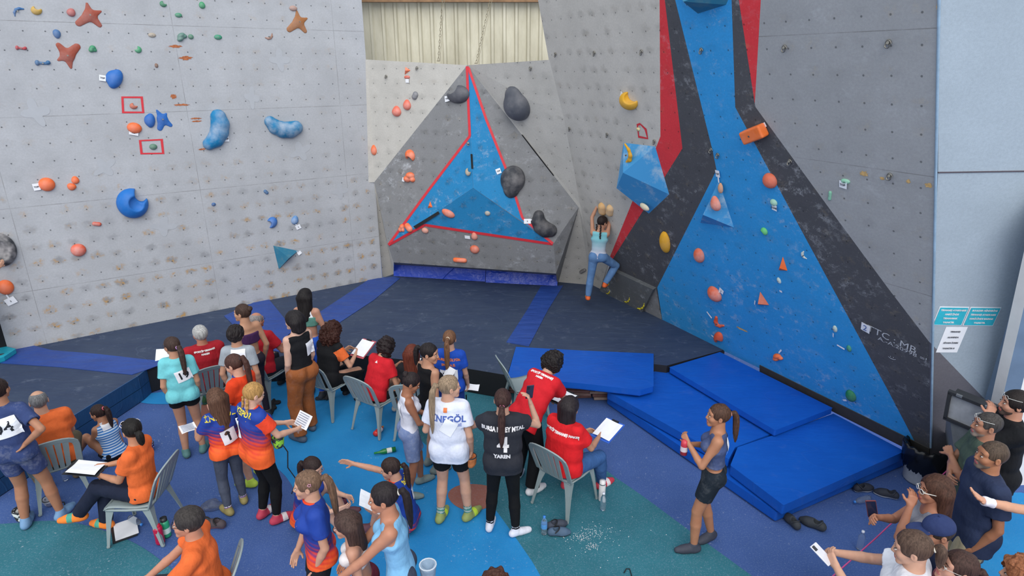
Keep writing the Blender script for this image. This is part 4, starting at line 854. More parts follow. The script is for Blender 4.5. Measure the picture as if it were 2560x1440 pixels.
D = person('m_or2', 'person with glasses and short dark hair in orange t-shirt at the bottom edge', (470, 1306), yaw=104, h=1.74, male=True, pose='sit', hair=('short', '35302e'), top=('tee', 'e06a34'), bot=('trouser', '3a3c44'), shoe='33363c', skin='c08a70', hands=[(-.2, .42, .60), (.12, .44, .60)], lean=(.05, 0), bw=1.08); glasses(D); seat_for(D, 104, 'grey chair mostly hidden behind the person in orange at the bottom edge', -.05)
backtext(D, '▲', .03, .04, -.07, flat('c03028'), True)
D = person('g_aqua', 'girl in aqua t-shirt and black shorts standing, wavy ponytail and glasses', (430, 866), yaw=22, h=1.56, hair=('pony', '3b2b25', 'b48ac4', .34, .0), top=('tee', '70c4cc'), bot=('mini', '101114'), shoe=('4f7a78', 'b4935a'), skin='b88a70', head=(38, -5, 0), hands=[(-.2, .05, None), (.22, .1, None)], feet=[(-.09, 0, 0), (.10, .04, 0)]); bib(D, '19', .16, .14, -.04, .06, 12, ts=.12); glasses(D)
D = person('m_rd1', 'grey-bearded person in red t-shirt and grey shorts sitting with one leg stretched out', (500, 836), yaw=36, h=1.72, male=True, pose='sit', hair=('short', 'a8a8a6', 'b5b2ae'), top=('loose', 'a41e2a'), bot=('knee', '8b9a9c'), shoe=('6d6c5c', 'a09c8c'), skin='b98068', hands=[(-.24, .40, .64), (.02, .40, .66)], feet=[(-.42, .80, .10), (.0, .46, 0)], bw=1.1, head=(15, 0, 0)); seat_for(D, 36, 'grey chair behind the girl in aqua, under the grey-bearded person'); backtext(D, 'SPORTİF TIRMANIŞ', .028, .12); backtext(D, 'HAKEM', .028, .08)
D = person('w_bun', 'person with brown bun and bare back crossed by thin purple straps, looking left', (606, 783), yaw=48, h=1.66, hair=('bun', '3c2a22'), top=('strap', '4a2a55'), bot=('legging', '2a2430'), skin='b98c70', head=(35, 0, 0))
D = person('m_rd2', 'balding person with glasses in red t-shirt on a chair beside the bare-backed person', (642, 802), yaw=-20, h=1.70, male=True, pose='sit', hair=('balding', '8a8482'), top=('loose', 'b01e2a'), bot=('trouser', '2a2c34'), shoe='222226', skin='b9826a', lean=(.15, -.12), hands=[(-.1, .4, .62), (.2, .4, .62)], bw=1.1); seat_for(D, -20, 'grey chair under the balding person in red'); glasses(D)
D = person('b_gry', 'person with short black hair in light grey t-shirt, back to the camera', (590, 838), yaw=4, h=1.60, hair=('messy', '201a1a'), top=('tee', '98a0a8'), bot=('trouser', 'a8adb8'), skin='b98c72', shoe='44464c'); bib(D, None, .16, .10, .10, .03)
D = person('g_ojr', 'girl in orange jersey with auburn ponytail looking down to the left', (586, 912), yaw=74, h=1.60, hair=('pony', '452b24', '2a2024', .42, .04), collar='26418f', top=('tee', JO), bot=('short', '23252c'), shoe=('b6d24a', '8a908c'), skin='c99c86', head=(5, -22, 0), hands=[(-.15, .30, 1.0), (.18, .30, .95)], feet=[(-.1, .0, 0), (.1, -.05, 0)]); backtext(D, '◉', .05, .02, -.08, WHITEPRINT, True)
D = person('g_jr1', 'girl in blue and orange jersey with long straight brown hair holding a leaflet, grey leggings', (540, 998), yaw=42, h=1.45, hair=('long', '563b2c', '2a2024', 1.35), top=('tee', JB), collar='e8482a', topmat=jersey(.80, 1.15), bot=('legging', '4b5160'), shoe=('8f8350', '4a4c4a'), sock=('e4e2ea', '7a5a8a'), skin='b98a70', head=(12, -12, 0), hands=[(-.20, .34, 1.02), (.10, .34, .95)], curl=.8, feet=[(-.09, .02, 0), (.12, .12, 0)]); backtext(D, 'İNEGÖL', .075, .12, -.02, YEL); bib(D, '1', .14, .16, -.10, .02, 10, ts=.14)
D = person('g_jr2', 'blond girl with braids in orange and blue jersey reading a sheet, black leggings, pink shoes', (634, 986), yaw=-38, h=1.60, hair=('braids', 'a8804a'), top=('loose', JB), collar='e8482a', topmat=jersey(.85, 1.30), sleevecol='e8482a', bot=('legging', '0e0f12'), shoe=('b83850', '50303c', 'd8d4d8'), skin='d0a48c', head=(-8, -24, 0), hands=[(-.05, .36, 1.0), (.16, .36, 1.0)], curl=.9, feet=[(-.10, .0, 0), (.10, .04, 0)]); backtext(D, 'YESPOR', .07, .13, 0, YEL); bib(D, '7', .13, .17, -.06, -.10, 15, ts=.13)
D = person('w_brn', 'person in black sleeveless top and loose brown trousers, black bobbed hair, facing left', (735, 803), yaw=52, h=1.72, hair=('boycut', '1c181a'), top=('tank', '17181c'), bot=('wide', '95572f', .1), shoe=('4c5a6a', '3a4048'), skin='d0ab98', head=(25, 0, 0), hands=[(-.19, .10, None), (.2, .12, None)], feet=[(-.13, -.02, 0), (.10, .10, 0)], botmat=None); bib(D, None, .13, .17, -.04, .10, 5)
D = person('w138', 'person with long wavy black hair, number 138 on the back, green top and blue leggings', (764, 743), yaw=-8, h=1.64, hair=('long', '161213', '2a2024', 1.0), top=('strap', '5b8c80'), bot=('legging', '2a5bc4'), skin='b98a74', hands=[(-.1, .25, 1.0), (.15, .25, 1.0)]); v_, f_ = grid(.2, .13); p_ = decal(D, D['obj'], 'number_bib', v_, f_, D['Ch'] + D['sd'] * .07, D['Rs'] * 1 + D['sd'] * .3, D['sd'] - D['Rs'] * .3, PAPER, .01); v_, f_ = textmesh('138', .11, .003); decal(D, D['obj'], 'bib_number', v_, f_, D['Ch'] + D['sd'] * .07, D['Rs'] * 1 + D['sd'] * .3, D['sd'] - D['Rs'] * .3, INK, .0125, p_)
D = person('w_crl', 'person with big dark auburn curls in black vest over orange sleeves, seated, writing', (832, 828), yaw=-28, h=1.66, pose='sit', hair=('curly', '35180f'), top=('tee', '17181b'), sleevecol='e06a34', bot=('wide', '121316'), shoe='131418', skin='c4977e', lean=(.25, 0), hands=[(-.02, .38, .74), (.20, .36, .74)], head=(0, -30, 0), curl=.9, bw=1.1); seat_for(D, -28, 'grey chair under the person with big auburn curls')
D = person('w_rc', 'person with dark curly bob in red t-shirt bent over a clipboard on a chair', (966, 868), yaw=-38, h=1.60, pose='sit', hair=('curlybob', '231a1b'), top=('loose', 'c8202c'), bot=('short', '15161a'), shoe=('d8d0c4', 'e4e0d8'), skin='b98a70', lean=(.38, 0), hands=[(-.02, .42, .74), (.16, .38, .72)], head=(0, -35, 0), curl=.9); seat_for(D, -32, 'grey chair under the person with the dark curly bob in red'); backtext(D, '▲', .035, .10, .02)
D = person('w_red', 'person with long copper-red hair sitting on a chair facing the mat', (1030, 884), yaw=-6, h=1.60, pose='sit', hair=('long', '5f2a1b', '2a2024', 1.5), top=('tee', '1a1a1e'), bot=('short', '15161a'), shoe=('d8d0c4', 'e4e0d8'), hands=[(-.1, .36, .62), (.1, .36, .62)]); seat_for(D, -4, 'grey chair behind the girl in white, under the person with copper hair')
D = person('g_blk', 'girl in black sleeveless top with dark ponytail looking over to the right', (1074, 884), yaw=-48, h=1.62, hair=('pony', '1b1516', '1b1516', .22, .04), top=('tank', '141417'), bot=('short', '141417'), shoe=('6e7a78', '2a2c2c'), skin='b88a70', head=(-52, -8, 0), hands=[(-.1, .28, 1.02), (.22, .06, None)])
D = person('g_blu', 'girl in blue t-shirt with long light-brown ponytail, race number 1081 on the back', (1124, 848), yaw=-6, h=1.52, hair=('pony', '6a4a34', 'd8c8b0', .42, .05), top=('tee', '1d4bb0'), bot=('short', '24418f'), shoe='5a5068', skin='c49a84', hands=[(-.2, .1, None), (.26, .14, None)], curl=.8)
backtext(D, 'BURSA KÜLTÜR', .038, .06, 0, ORP); backtext(D, 'SPOR A.Ş.', .038, .0, 0, ORP); bib(D, '1081', .21, .13, -.13, 0, 2, ts=.08)
D = person('g_wht', 'girl in white sleeveless top and chalky blue shorts looking down at her hands', (1028, 957), yaw=-72, h=1.46, hair=('bun', '231a1b'), top=('tank', 'd4d6e2'), bot=('knee', '6d7fa8', .4), shoe=('7a8884', '2c2c30'), skin='9c6a50', head=(-5, -30, 0), hands=[(-.06, .30, .98), (.10, .32, .98)], curl=.9, feet=[(-.12, .12, 0), (.14, -.08, 0)]); bib(D, None, .14, .14, -.02)
D = person('w_ego', 'girl in white football shirt with long streaked ponytail, black shorts, turning her head right', (1124, 968), yaw=-8, h=1.70, hair=('pony', '8a7660', '6a5a48', .50, .03), top=('loose', 'd9deee'), bot=('short', '0f1013'), shoe=('8f9a5a', '4c4c52', 'b8d43c'), sock=('a9b8b0', '4a8a80', .34), skin='c89c84', head=(-58, -4, 0), hands=[(-.14, .22, .98), (.26, .06, None)], feet=[(-.12, .0, 0), (.15, .06, 0)], foot_toe=(-20, -18)); backtext(D, 'İNEGÖL', .085, .03, .03, flat('4660a8', .6), bold=.003); backtext(D, 'BELEDİYESİ', .035, -.03, .06, flat('8a98cc', .6)); v_, f_ = grid(.035, .045); decal(D, D['top'], 'club_patch', v_, f_, D['Ch'] + D['sd'] * .12, D['Rs'], D['sd'], ORP, .005)
bib(D, None, .13, .15, -.05, .03, -30)
D = person('w_bur', 'girl in dark volleyball jersey filming with a phone, black leggings and striped white socks', (1257, 1001), yaw=-3, h=1.62, hair=('pony', '392420', 'b86a88', .40, -.01), top=('loose', '2b2d35'), bot=('legging', '0d0e11'), shoe='sock', sock=('dadbe6', '15151a', .30), skin='c49a84', hands=[(-.14, .30, 1.16), (.26, .16, 1.40)], elb=[(-.9, -.2, -.4), (.5, .2, -.9)], curl=.7, feet=[(-.14, .02, 0), (.13, -.06, 0)], foot_toe=(-20, -50), sleeve=.45)
backtext(D, 'BURSA N', .062, .055, -.105, sx=.72, bold=.003); backtext(D, 'EY MTAL', .062, .055, .115, sx=.72, bold=.003); backtext(D, '4', .22, -.10, .01, bold=.006); backtext(D, 'YAREN', .055, -.22, 0, sx=.9, bold=.003)
D = person('w_bnd', 'person with short black curls in red t-shirt and black trousers bending over to the right', (1382, 908), yaw=-40, h=1.70, pose='bend', pelz=.86, hair=('curlybob', '1a1516', '2a2024', .6), top=('loose', 'c81f2a'), bot=('wide', '101115'), shoe=('dcdce0', 'e8e8ea'), skin='c49a84', lean=(.95, .05), head=(0, -38, 0), hands=[(-.12, .62, .78), (.12, .66, .80)], feet=[(-.14, .02, 0), (.14, -.04, 0)], curl=.9); backtext(D, 'SPORTİF TIRMANIŞ', .034, .13); backtext(D, 'HAKEM', .028, .09)
D = person('w_jdg', 'seated person with long dark hair, red t-shirt and jeans', (1424, 1020), yaw=-42, h=1.66, pose='sit', hair=('long', '241d20', '2a2024', 2.1), top=('loose', 'd31f26'), bot=('jean', '3a5f94'), shoe=('c8394a', 'e4dcd4', 'e8e0e0'), skin='bb8a70', bw=1.22, lean=(.06, 0), hands=[(-.02, .38, .69), (.16, .40, .69)], head=(-5, -22, 0), curl=.9, feet=[(-.10, .20, .05), (.16, .50, 0)]); seat_for(D, -42, 'grey chair standing alone on the teal floor under the person in red and jeans'); backtext(D, 'SPORTİF TIRMANIŞ HAKEM', .033, .07, .02)
D = person('g_nav', 'girl in navy crop top and dark shorts holding a drink bottle, standing alone', (1795, 1040), yaw=72, h=1.58, hair=('pony', '4a3226', 'd89a94', .30, .03), top=('crop', '46537a', .15), bot=('short', '1c252f', .12), shoe=('3a3d4a', '24262c'), skin='b07c5e', head=(12, 0, 0), hands=[(-.06, .26, 1.20), (.08, .24, 1.10)], elb=[(-.5, -.3, -.8), (.5, -.3, -.8)], curl=1.1, feet=[(-.12, .10, 0), (.12, -.06, 0)], foot_toe=(10, 60)); bib(D, None, .14, .16, .02, .0, -8)
D = person('climber', 'child in tie-dye top and jeans hanging from two wooden holds on the wall', (1506, 557), z0=0, hy=10.15, yaw=-14, h=1.52, hair=('braids', '241a18'), top=('tank', '79bcc4'), topmat=tiedye(), bot=('jean', '5c80ac'), shoe=('d8632e', '3a3a38', 'd8c840'), skin='b98a70', pelz=.95, lean=(-.04, .04), head=(-40, -15, 0), hands=[(-.08, .24, 1.84), (.12, .24, 1.84)], elb=[(-1, -.2, 0), (1, -.2, 0)], curl=.9, feet=[(-.16, .02, .02), (.14, .16, .30)], knees=[(-.2, 1, .2), (.9, .7, .2)], bw=.95)
# ---------- front group
D = person('g_fl1', 'girl with glasses in blue and orange jersey sitting on the floor, arms round knees', (782, 1170), yaw=-95, h=1.55, pose='floor', hair=('pony', '2a1d1b', '2a1d1b', .20, -.03), top=('tee', JB), topmat=jersey(.1, .45), bot=('short', '141519'), shoe='5a3440', skin='cda28c', head=(-15, -20, 0), lean=(.25, 0), hands=[(-.1, .46, .30), (.18, .46, .34)], feet=[(-.14, .40, 0), (.12, .44, 0)]); glasses(D, '8a5a50')
D = person('g_star', 'girl in blue jersey with a star hair clip and long light-brown ponytail facing left', (768, 1213), yaw=112, h=1.60, hair=('pony', '6b5240', '5e4b3e', .42, .03), top=('tee', JB), collar='e8482a', topmat=jersey(.78, 1.15), bot=('short', '1a1b20'), shoe='55585c', skin='c4977e', head=(-10, -6, 0), hands=[(-.20, .06, None), (.22, .16, None)])
m = MB(); H_ = D['H']; c0 = H_(-.078, -.035, .055); 
st = [c0 + (D['hf'] * math.cos(a) + D['hu'] * math.sin(a)) * (.016 if k % 2 == 0 else .008) - D['hr'] * .012 for k, a in enumerate(np.linspace(0, 2 * math.pi, 11))]; m.tube(st, .0022, 0, 5); m.build('hair_clip', flat('e8a8c0', .3, .3), D['hair'])
backtext(D, '◆', .07, .02, .06, flat('e8b08a'), True)
D = person('w_wav', 'person with wavy brown shoulder-length hair in white sports top and maroon shorts', (866, 1312), yaw=98, h=1.38, hair=('long', '42302a', '2a2024', .85), top=('strap', 'dcd6d6'), bot=('short', '6e2a3c'), shoe='44464c', skin='c09078', head=(0, -10, 0), lean=(.12, 0))
D = person('w_lbt', 'person in light blue tank top with black ponytail reaching both arms down to the left', (958, 1246), yaw=98, h=1.68, hair=('pony', '211a1c', 'd8d4c8', .34, .03), top=('tank', '7fb6dc'), bot=('legging', '3a4152', .3), shoe='44464c', skin='b98267', head=(-2, -6, 0), lean=(.10, 0), hands=[(-.10, .50, .86), (.14, .42, .84)], curl=.7); bib(D, None, .12, .14, -.06, .08)
D = person('g_fl2', 'girl in blue jersey sitting on the floor, stretching one arm out to the left', (976, 1172), yaw=84, h=1.56, pose='floor', hair=('pony', '2f211d', '6a8a50', .30, .0), top=('tee', JB), collar='e8482a', topmat=jersey(.0, .22), sleevecol='24429a', bot=('short', '131418'), shoe='5a3440', skin='c4937a', head=(8, -14, 0), lean=(.22, 0), hands=[(-.10, .34, .25), (.16, .72, .66)], curl=.15, feet=[(-.12, .36, 0), (.10, .30, 0)]); backtext(D, 'İNEGÖL', .05, .12, .05, YEL); bib(D, None, .14, .12, -.05, .08)
D = person('w_btm', 'person seen only as a tuft of curly brown hair at the bottom edge', (1238, 1478), yaw=10, h=1.62, hair=('curlybob', '4a2c22', '2a2024', .6), top=('tee', '8a8f98'), bot=('trouser', '33363c'))
# ---------- right group
D = person('m_blk', 'bearded person in black long-sleeved top, glasses pushed up, hand over the mouth', (2536, 1010), yaw=72, h=1.80, male=True, hair=('short', '1e1716', '4a3a34'), top=('loose', '17181c'), sleeve=1.6, bot=('trouser', '2a2c30'), skin='b98770', hands=[(-.02, .17, 1.36), (.02, .22, 1.08)], elb=[(-.3, .5, -.9), (.5, -.2, -.8)], curl=.8); glasses(D, 'd8d8d4', False, .055)
D = person('m_grn', 'person in dark green t-shirt and dark shorts, sunglasses pushed up on cropped grey hair', (2466, 1064), yaw=66, h=1.72, male=True, hair=('buzz', '3c3836', '8a7a70'), top=('loose', '46564c'), bot=('knee', '22302f'), shoe='44464c', skin='a87860', hands=[(.10, .17, 1.12), (-.10, .20, 1.07)], elb=[(-.8, .2, -.9), (.8, .2, -.9)], curl=.8, bw=1.1, head=(8, 0, 0)); glasses(D, 'd8d8d4', False, .055)
D = person('m_nvy', 'person with cropped hair in navy t-shirt and khaki shorts facing left', (2478, 1140), yaw=76, h=1.76, male=True, hair=('buzz', '4b3d32', '6f6258'), top=('loose', '2b3652'), bot=('knee', 'aea386'), shoe='55504a', skin='a87456', hands=[(-.2, .05, None), (.2, .10, None)], bw=1.08, head=(5, 0, 0))
D = person('w_sun', 'person in white-framed sunglasses with wavy brown hair, hand at the chin', (2336, 1226), yaw=76, h=1.64, hair=('long', '43291d', '2a2024', .75), top=('tank', '8a8c96'), bot=('trouser', '3a3c44'), skin='b07a60', hands=[(-.04, .17, 1.36), (.02, .34, 1.18)], elb=[(-.3, .3, -.9), (.3, .3, -.9)], curl=.9, head=(6, -4, 0)); glasses(D, 'e4e0d8', True)
D = person('m_cap', 'person in navy baseball cap and navy polo shirt facing left', (2342, 1330), yaw=80, h=1.60, male=True, hair=('cap', '3a3028'), top=('tee', '232c46'), bot=('trouser', '33363c'), skin='b07f66', hands=[(-.2, .10, None), (.2, .10, None)], head=(4, -10, 0))
H_ = D['H']; hsx = D['hs']; T = [ell(H_(0, -.012, .040), A(.084, .103, .088) * hsx, D['HM'], .02), cut(H_(0, 0, .028), -D['hu'], .004)]; v_, f_ = blob(T, .006); cap = meshobj('cap', v_, f_, fabric('2c3963'), D['obj'])
T = [ell(H_(0, .11, .036), A(.070, .085, .012) * hsx, D['HM'], .01), ]; v_, f_ = blob(T, .006); meshobj('visor', v_, f_, fabric('2c3963'), cap); m = MB(); m.lathe([(.001, 0), (.008, .001), (.006, .006), (.001, .008)], H_(0, -.012, .128), 8); m.build('button', fabric('2c3963'), cap)
D = person('w_phn', 'person with loose brown hair tied back in white t-shirt holding up a white phone', (2280, 1372), yaw=48, h=1.76, hair=('pony', '4f3c31', 'd8d0c0', .14, .02), top=('loose', 'dfe2ea'), bot=('trouser', '4a5060'), skin='c49880', hands=[(-.16, .36, 1.26), (.02, .40, 1.22)], elb=[(-.8, -.1, -.6), (.8, -.1, -.6)], curl=.7, head=(12, -14, 0))
D = person('w_gls', 'person with thin-framed glasses and dark brown hair at the bottom edge, facing left', (2392, 1420), yaw=72, h=1.66, hair=('pony', '3d2822', '2a2024', .3, .0), top=('tee', '9a5a60'), bot=('trouser', '33363c'), skin='c0907a', head=(8, 8, 0)); glasses(D, 'b8b0a8')
D = person('w_arm', 'person beyond the right edge stretching out an open hand with white wristband', (2690, 1262), yaw=84, h=1.70, hair=('short', '2a2024'), top=('tee', 'd8dcd8'), bot=('trouser', '33363c'), skin='cf9c80', hands=[(-.2, .1, None), (.10, .58, 1.42)], elb=[(-.3, -.3, -.9), (.4, 0, -.9)], curl=.15, hh=(None, (-.05, .75, .55)), pn=(None, (-.2, .3, 1)))
w0 = D['Hd'][1]; fd = unit(w0 - D['El'][1]); v_, f_ = blob([cone(w0 - fd * .075, w0 + fd * .005, .034, .032, .01, flat=2)], .005, wobble(.004, 60, 3)); meshobj('wristband', v_, f_, fabric('e4e2ec'), D['obj'])
D = person('w_cop', 'person with copper-brown hair in the bottom right corner', (2552, 1440), yaw=60, h=1.56, hair=('curlybob', '8a5638', '2a2024', .8), top=('tee', '7a8a78'), bot=('trouser', '33363c'), skin='c49880')
D = person('c_left', 'climber at the left edge with one hand on the black volume', (-70, 700), z0=0, hy=8.2, yaw=-20, h=1.30, hair=('pony', '2a2024'), top=('tank', '8a8f98'), bot=('short', '2a2c34'), skin='c89a80', hands=[(-.2, .30, 1.80), (.30, .36, 1.72)], elb=[(-1, -.2, 0), (1, -.2, -.3)], curl=.6)
# ================================================================ climbing holds
HM_ = {}
def holdmat(col, chalk=0.35):
    k = (col, chalk)
    if k not in HM_:
        n = N('chalky_resin'); co = n.co('Object'); c = lin(col); f = n.math('MULTIPLY', n.ramp(n.noise(co, 4.5, 3, .6), .40, .75), chalk); HM_[k] = n.done(n.mix(f, c, lin('dcd6d4')), .55, 0, .35)
        n.bump(n.noise(co, 30, 3), .3, .01)
    return HM_[k]
BOLT = flat('8f8c84', .4, .8, name='steel_bolt'); HOLDS = []
def wall_frame(pl, u, v, ang=0):
    p = pl.hit(u, v); up = A(0, 0, 1) - pl.n * pl.n[2]; y = unit(up); x = np.cross(y, pl.n); a = R(ang); return p, x * math.cos(a) + y * math.sin(a), y * math.cos(a) - x * math.sin(a), pl.n
def wfix(pl, p):  # metres per photo pixel (across) near p
    f = p[1] * math.cos(TH) - (p[2] - HC) * math.sin(TH); return f / FPX
def proj(p):
    q = p - A(0, 0, HC); f = q[1] * math.cos(TH) - q[2] * math.sin(TH); return A(1280 + FPX * q[0] / f, 720 - FPX * (q[1] * math.sin(TH) + q[2] * math.cos(TH)) / f)
def pxm(p, x): return float(np.linalg.norm(proj(p + x * .01) - proj(p)) / .01)
def hold(pl, u, v, kind, w, h, ang, col, label, depth=None, chalk=0.35, off=0.0, vox=None, name='climbing_hold', cat='climbing hold', group=None, bolt=True):
    """w,h seen in photo pixels; ang degrees counter-clockwise; built in its own frame on the panel"""
    p, x, y, n = wall_frame(pl, u, v, ang); k = wfix(pl, p); W, Hh = w / pxm(p, x) / 2, h / pxm(p, y) / 2; d = depth or min(W, Hh) * .8; M = np.stack([x, y, n]); p = p + n * off
    L = lambda a, b, c: x * a + y * b + n * c
    e = lambda a, b, c, ra, rb, rc, op='add', kk=.01: ell(L(a, b, c), A(ra, rb, rc), M, kk, op)
    T = []; m_ = max(W, Hh)
    if kind == 'blob': T = [e(0, 0, 0, W, Hh, d)]
    elif kind == 'egg': T = [e(0, -.15 * Hh, 0, W, Hh * .85, d), e(0, .3 * Hh, 0, W * .7, Hh * .7, d * .7, kk=.02)]
    elif kind == 'edge': T = [cone(L(-W * .6, 0, 0), L(W * .6, 0, 0), Hh * .8, Hh * .8, .01), e(0, Hh * 1.2, d, W * 1.2, Hh * .7, d * .8, 'sub')]
    elif kind == 'cres':
        q = [(-.8 * W, .45 * Hh), (-.45 * W, -.25 * Hh), (0, -.5 * Hh), (.45 * W, -.25 * Hh), (.8 * W, .45 * Hh)]; r = min(W, Hh) * .36
        T = [cone(L(*a, 0), L(*b, 0), r * (.7 + .3 * (1 - abs(i - 1.5) / 1.5)), r * (.7 + .3 * (1 - abs(i - .5) / 1.5)), .02) for i, (a, b) in enumerate(zip(q, q[1:]))]
    elif kind == 'kidney':
        q = [(-.72 * W, .30 * Hh), (-.40 * W, -.12 * Hh), (0, -.26 * Hh), (.40 * W, -.12 * Hh), (.70 * W, .22 * Hh)]; rr = [.60, .76, .84, .84, .74]
        T = [cone(L(*a, 0), L(*b, 0), rr[i] * Hh, rr[i + 1] * Hh, .03) for i, (a, b) in enumerate(zip(q, q[1:]))]
    elif kind == 'moon': T = [e(0, 0, 0, W, Hh, d), e(W * .58, Hh * .58, d * .6, W * .62, Hh * .62, d * 1.8, 'sub', .015)]
    elif kind == 'jug': T = [e(0, 0, 0, W, Hh, d), e(W * .62, Hh * .55, d * .5, W * .40, Hh * .50, d * 1.6, 'sub', .02), e(W * .25, Hh * .05, d * .95, W * .50, Hh * .50, d * .45, 'sub', .02)]
    elif kind == 'dish': T = [e(0, 0, 0, W, Hh, d), e(-W * .05, Hh * .05, d * 1.0, W * .72, Hh * .72, d * .55, 'sub', .02)]
    elif kind == 'star':
        for i, (a, b, r) in enumerate(((-.05, .95, .10), (.85, .35, .10), (.55, -.80, .20), (-.95, -.70, .26))): T.append(cone(L(0, .0, 0), L(a * W, b * Hh, 0), m_ * .42, m_ * r, .03))
    elif kind == 'fig': T = [e(.1 * W, .25 * Hh, 0, W * .7, Hh * .55, d), e(-.35 * W, -.3 * Hh, 0, W * .6, Hh * .55, d, kk=.02), e(.55 * W, -.35 * Hh, 0, W * .4, Hh * .4, d * .7, kk=.02)]
    elif kind == 'bone': T = [cone(L(-W * .6, 0, 0), L(W * .5, 0, 0), Hh * .4, Hh * .4, .02), e(-W * .7, 0, 0, W * .3, Hh * .8, d), e(W * .7, Hh * .3, 0, W * .3, Hh * .6, d)]
    elif kind == 'wedge':  # flat-sided pyramid
        tri_ = [(-W, -Hh), (W, -Hh * .55), (-W * .1, Hh)]; ap = (0, -.2 * Hh, d * 1.2)
        vs = [p + L(*q, 0) for q in tri_] + [p + L(*ap)]; m = MB(); m.add(vs, [(0, 1, 3), (1, 2, 3), (2, 0, 3), (2, 1, 0)], 0); o = m.build(name, holdmat(col, chalk)); bevel(o, .004, 2)
    if kind != 'wedge':
        if d > 0 and kind in ('edge', 'cres', 'kidney', 'star', 'bone'):  # scale thickness
            pass
        T.append(cut(L(0, 0, -.004), -n)); vx = vox or max(.006, m_ * 2 / 34); v_, f_ = blob(T, vx)
        if kind in ('star',): # flatten plates
            dd = (v_ @ n.astype(np.float32)); v_ = v_ - np.outer(dd * (1 - .35), n).astype(np.float32)
        o = meshobj(name, v_, f_, holdmat(col, chalk), None, tuple(p))
    tag(o, label, cat, group)
    if bolt and m_ > .03:
        mb = MB(); base = (p if kind == 'wedge' else A(0, 0, 0)) + n * (d * .80 if kind in ('blob', 'egg') else min(W, Hh) * .5)
        T_ = [base + n * -.012, base + n * .006]; mb.tube(T_, max(.006, min(.011, m_ * .12)), 0, 8); mb.build('bolt', BOLT, o)
    return o
def tagcard(pl, u, v, w, h, ang, label, text=None, strap=None, ts=.03):
    p, x, y, n = wall_frame(pl, u, v, ang); k = wfix(pl, p); W, Hh = w * k / 2, h * k / 2; p = p + n * .012; m = MB(); m.add([p - x * W - y * Hh, p + x * W - y * Hh + n * .01, p + x * W + y * Hh + n * .008, p - x * W + y * Hh], [(0, 1, 2, 3)], 0)
    o = m.build('hold_tag', PAPER); so_ = o.modifiers.new('s', 'SOLIDIFY'); so_.thickness = .0015; tag(o, label, 'tag', 'white paper tags on the climbing holds')
    if text: v_, f_ = textmesh(text, ts, .001); mb = MB(); mb.add([p + x * a + y * b + n * .012 for a, b, _ in v_], f_, 0); mb.build('tag_print', INK, o)
    if strap:
        q = pl.hit(*strap) + n_off(pl, .02); s_ = pl.hit(u, v) + n_off(pl, .012); d_ = unit(q - s_); w_ = np.cross(d_, pl.n) * .010; m = MB(); m.add([s_ - w_, s_ + w_, q + w_, q - w_], [(0, 1, 2, 3)], 0); m.build('paper_strap', PAPER, o)
def n_off(pl, d): return pl.n * d
BL, OR_, GN, BR_, PK, YL, GY, BK = '1f68b8', 'ea6a2e', '2f9068', '9a4a38', 'b0605c', 'dca41e', '6a6c70', '3a3c44'
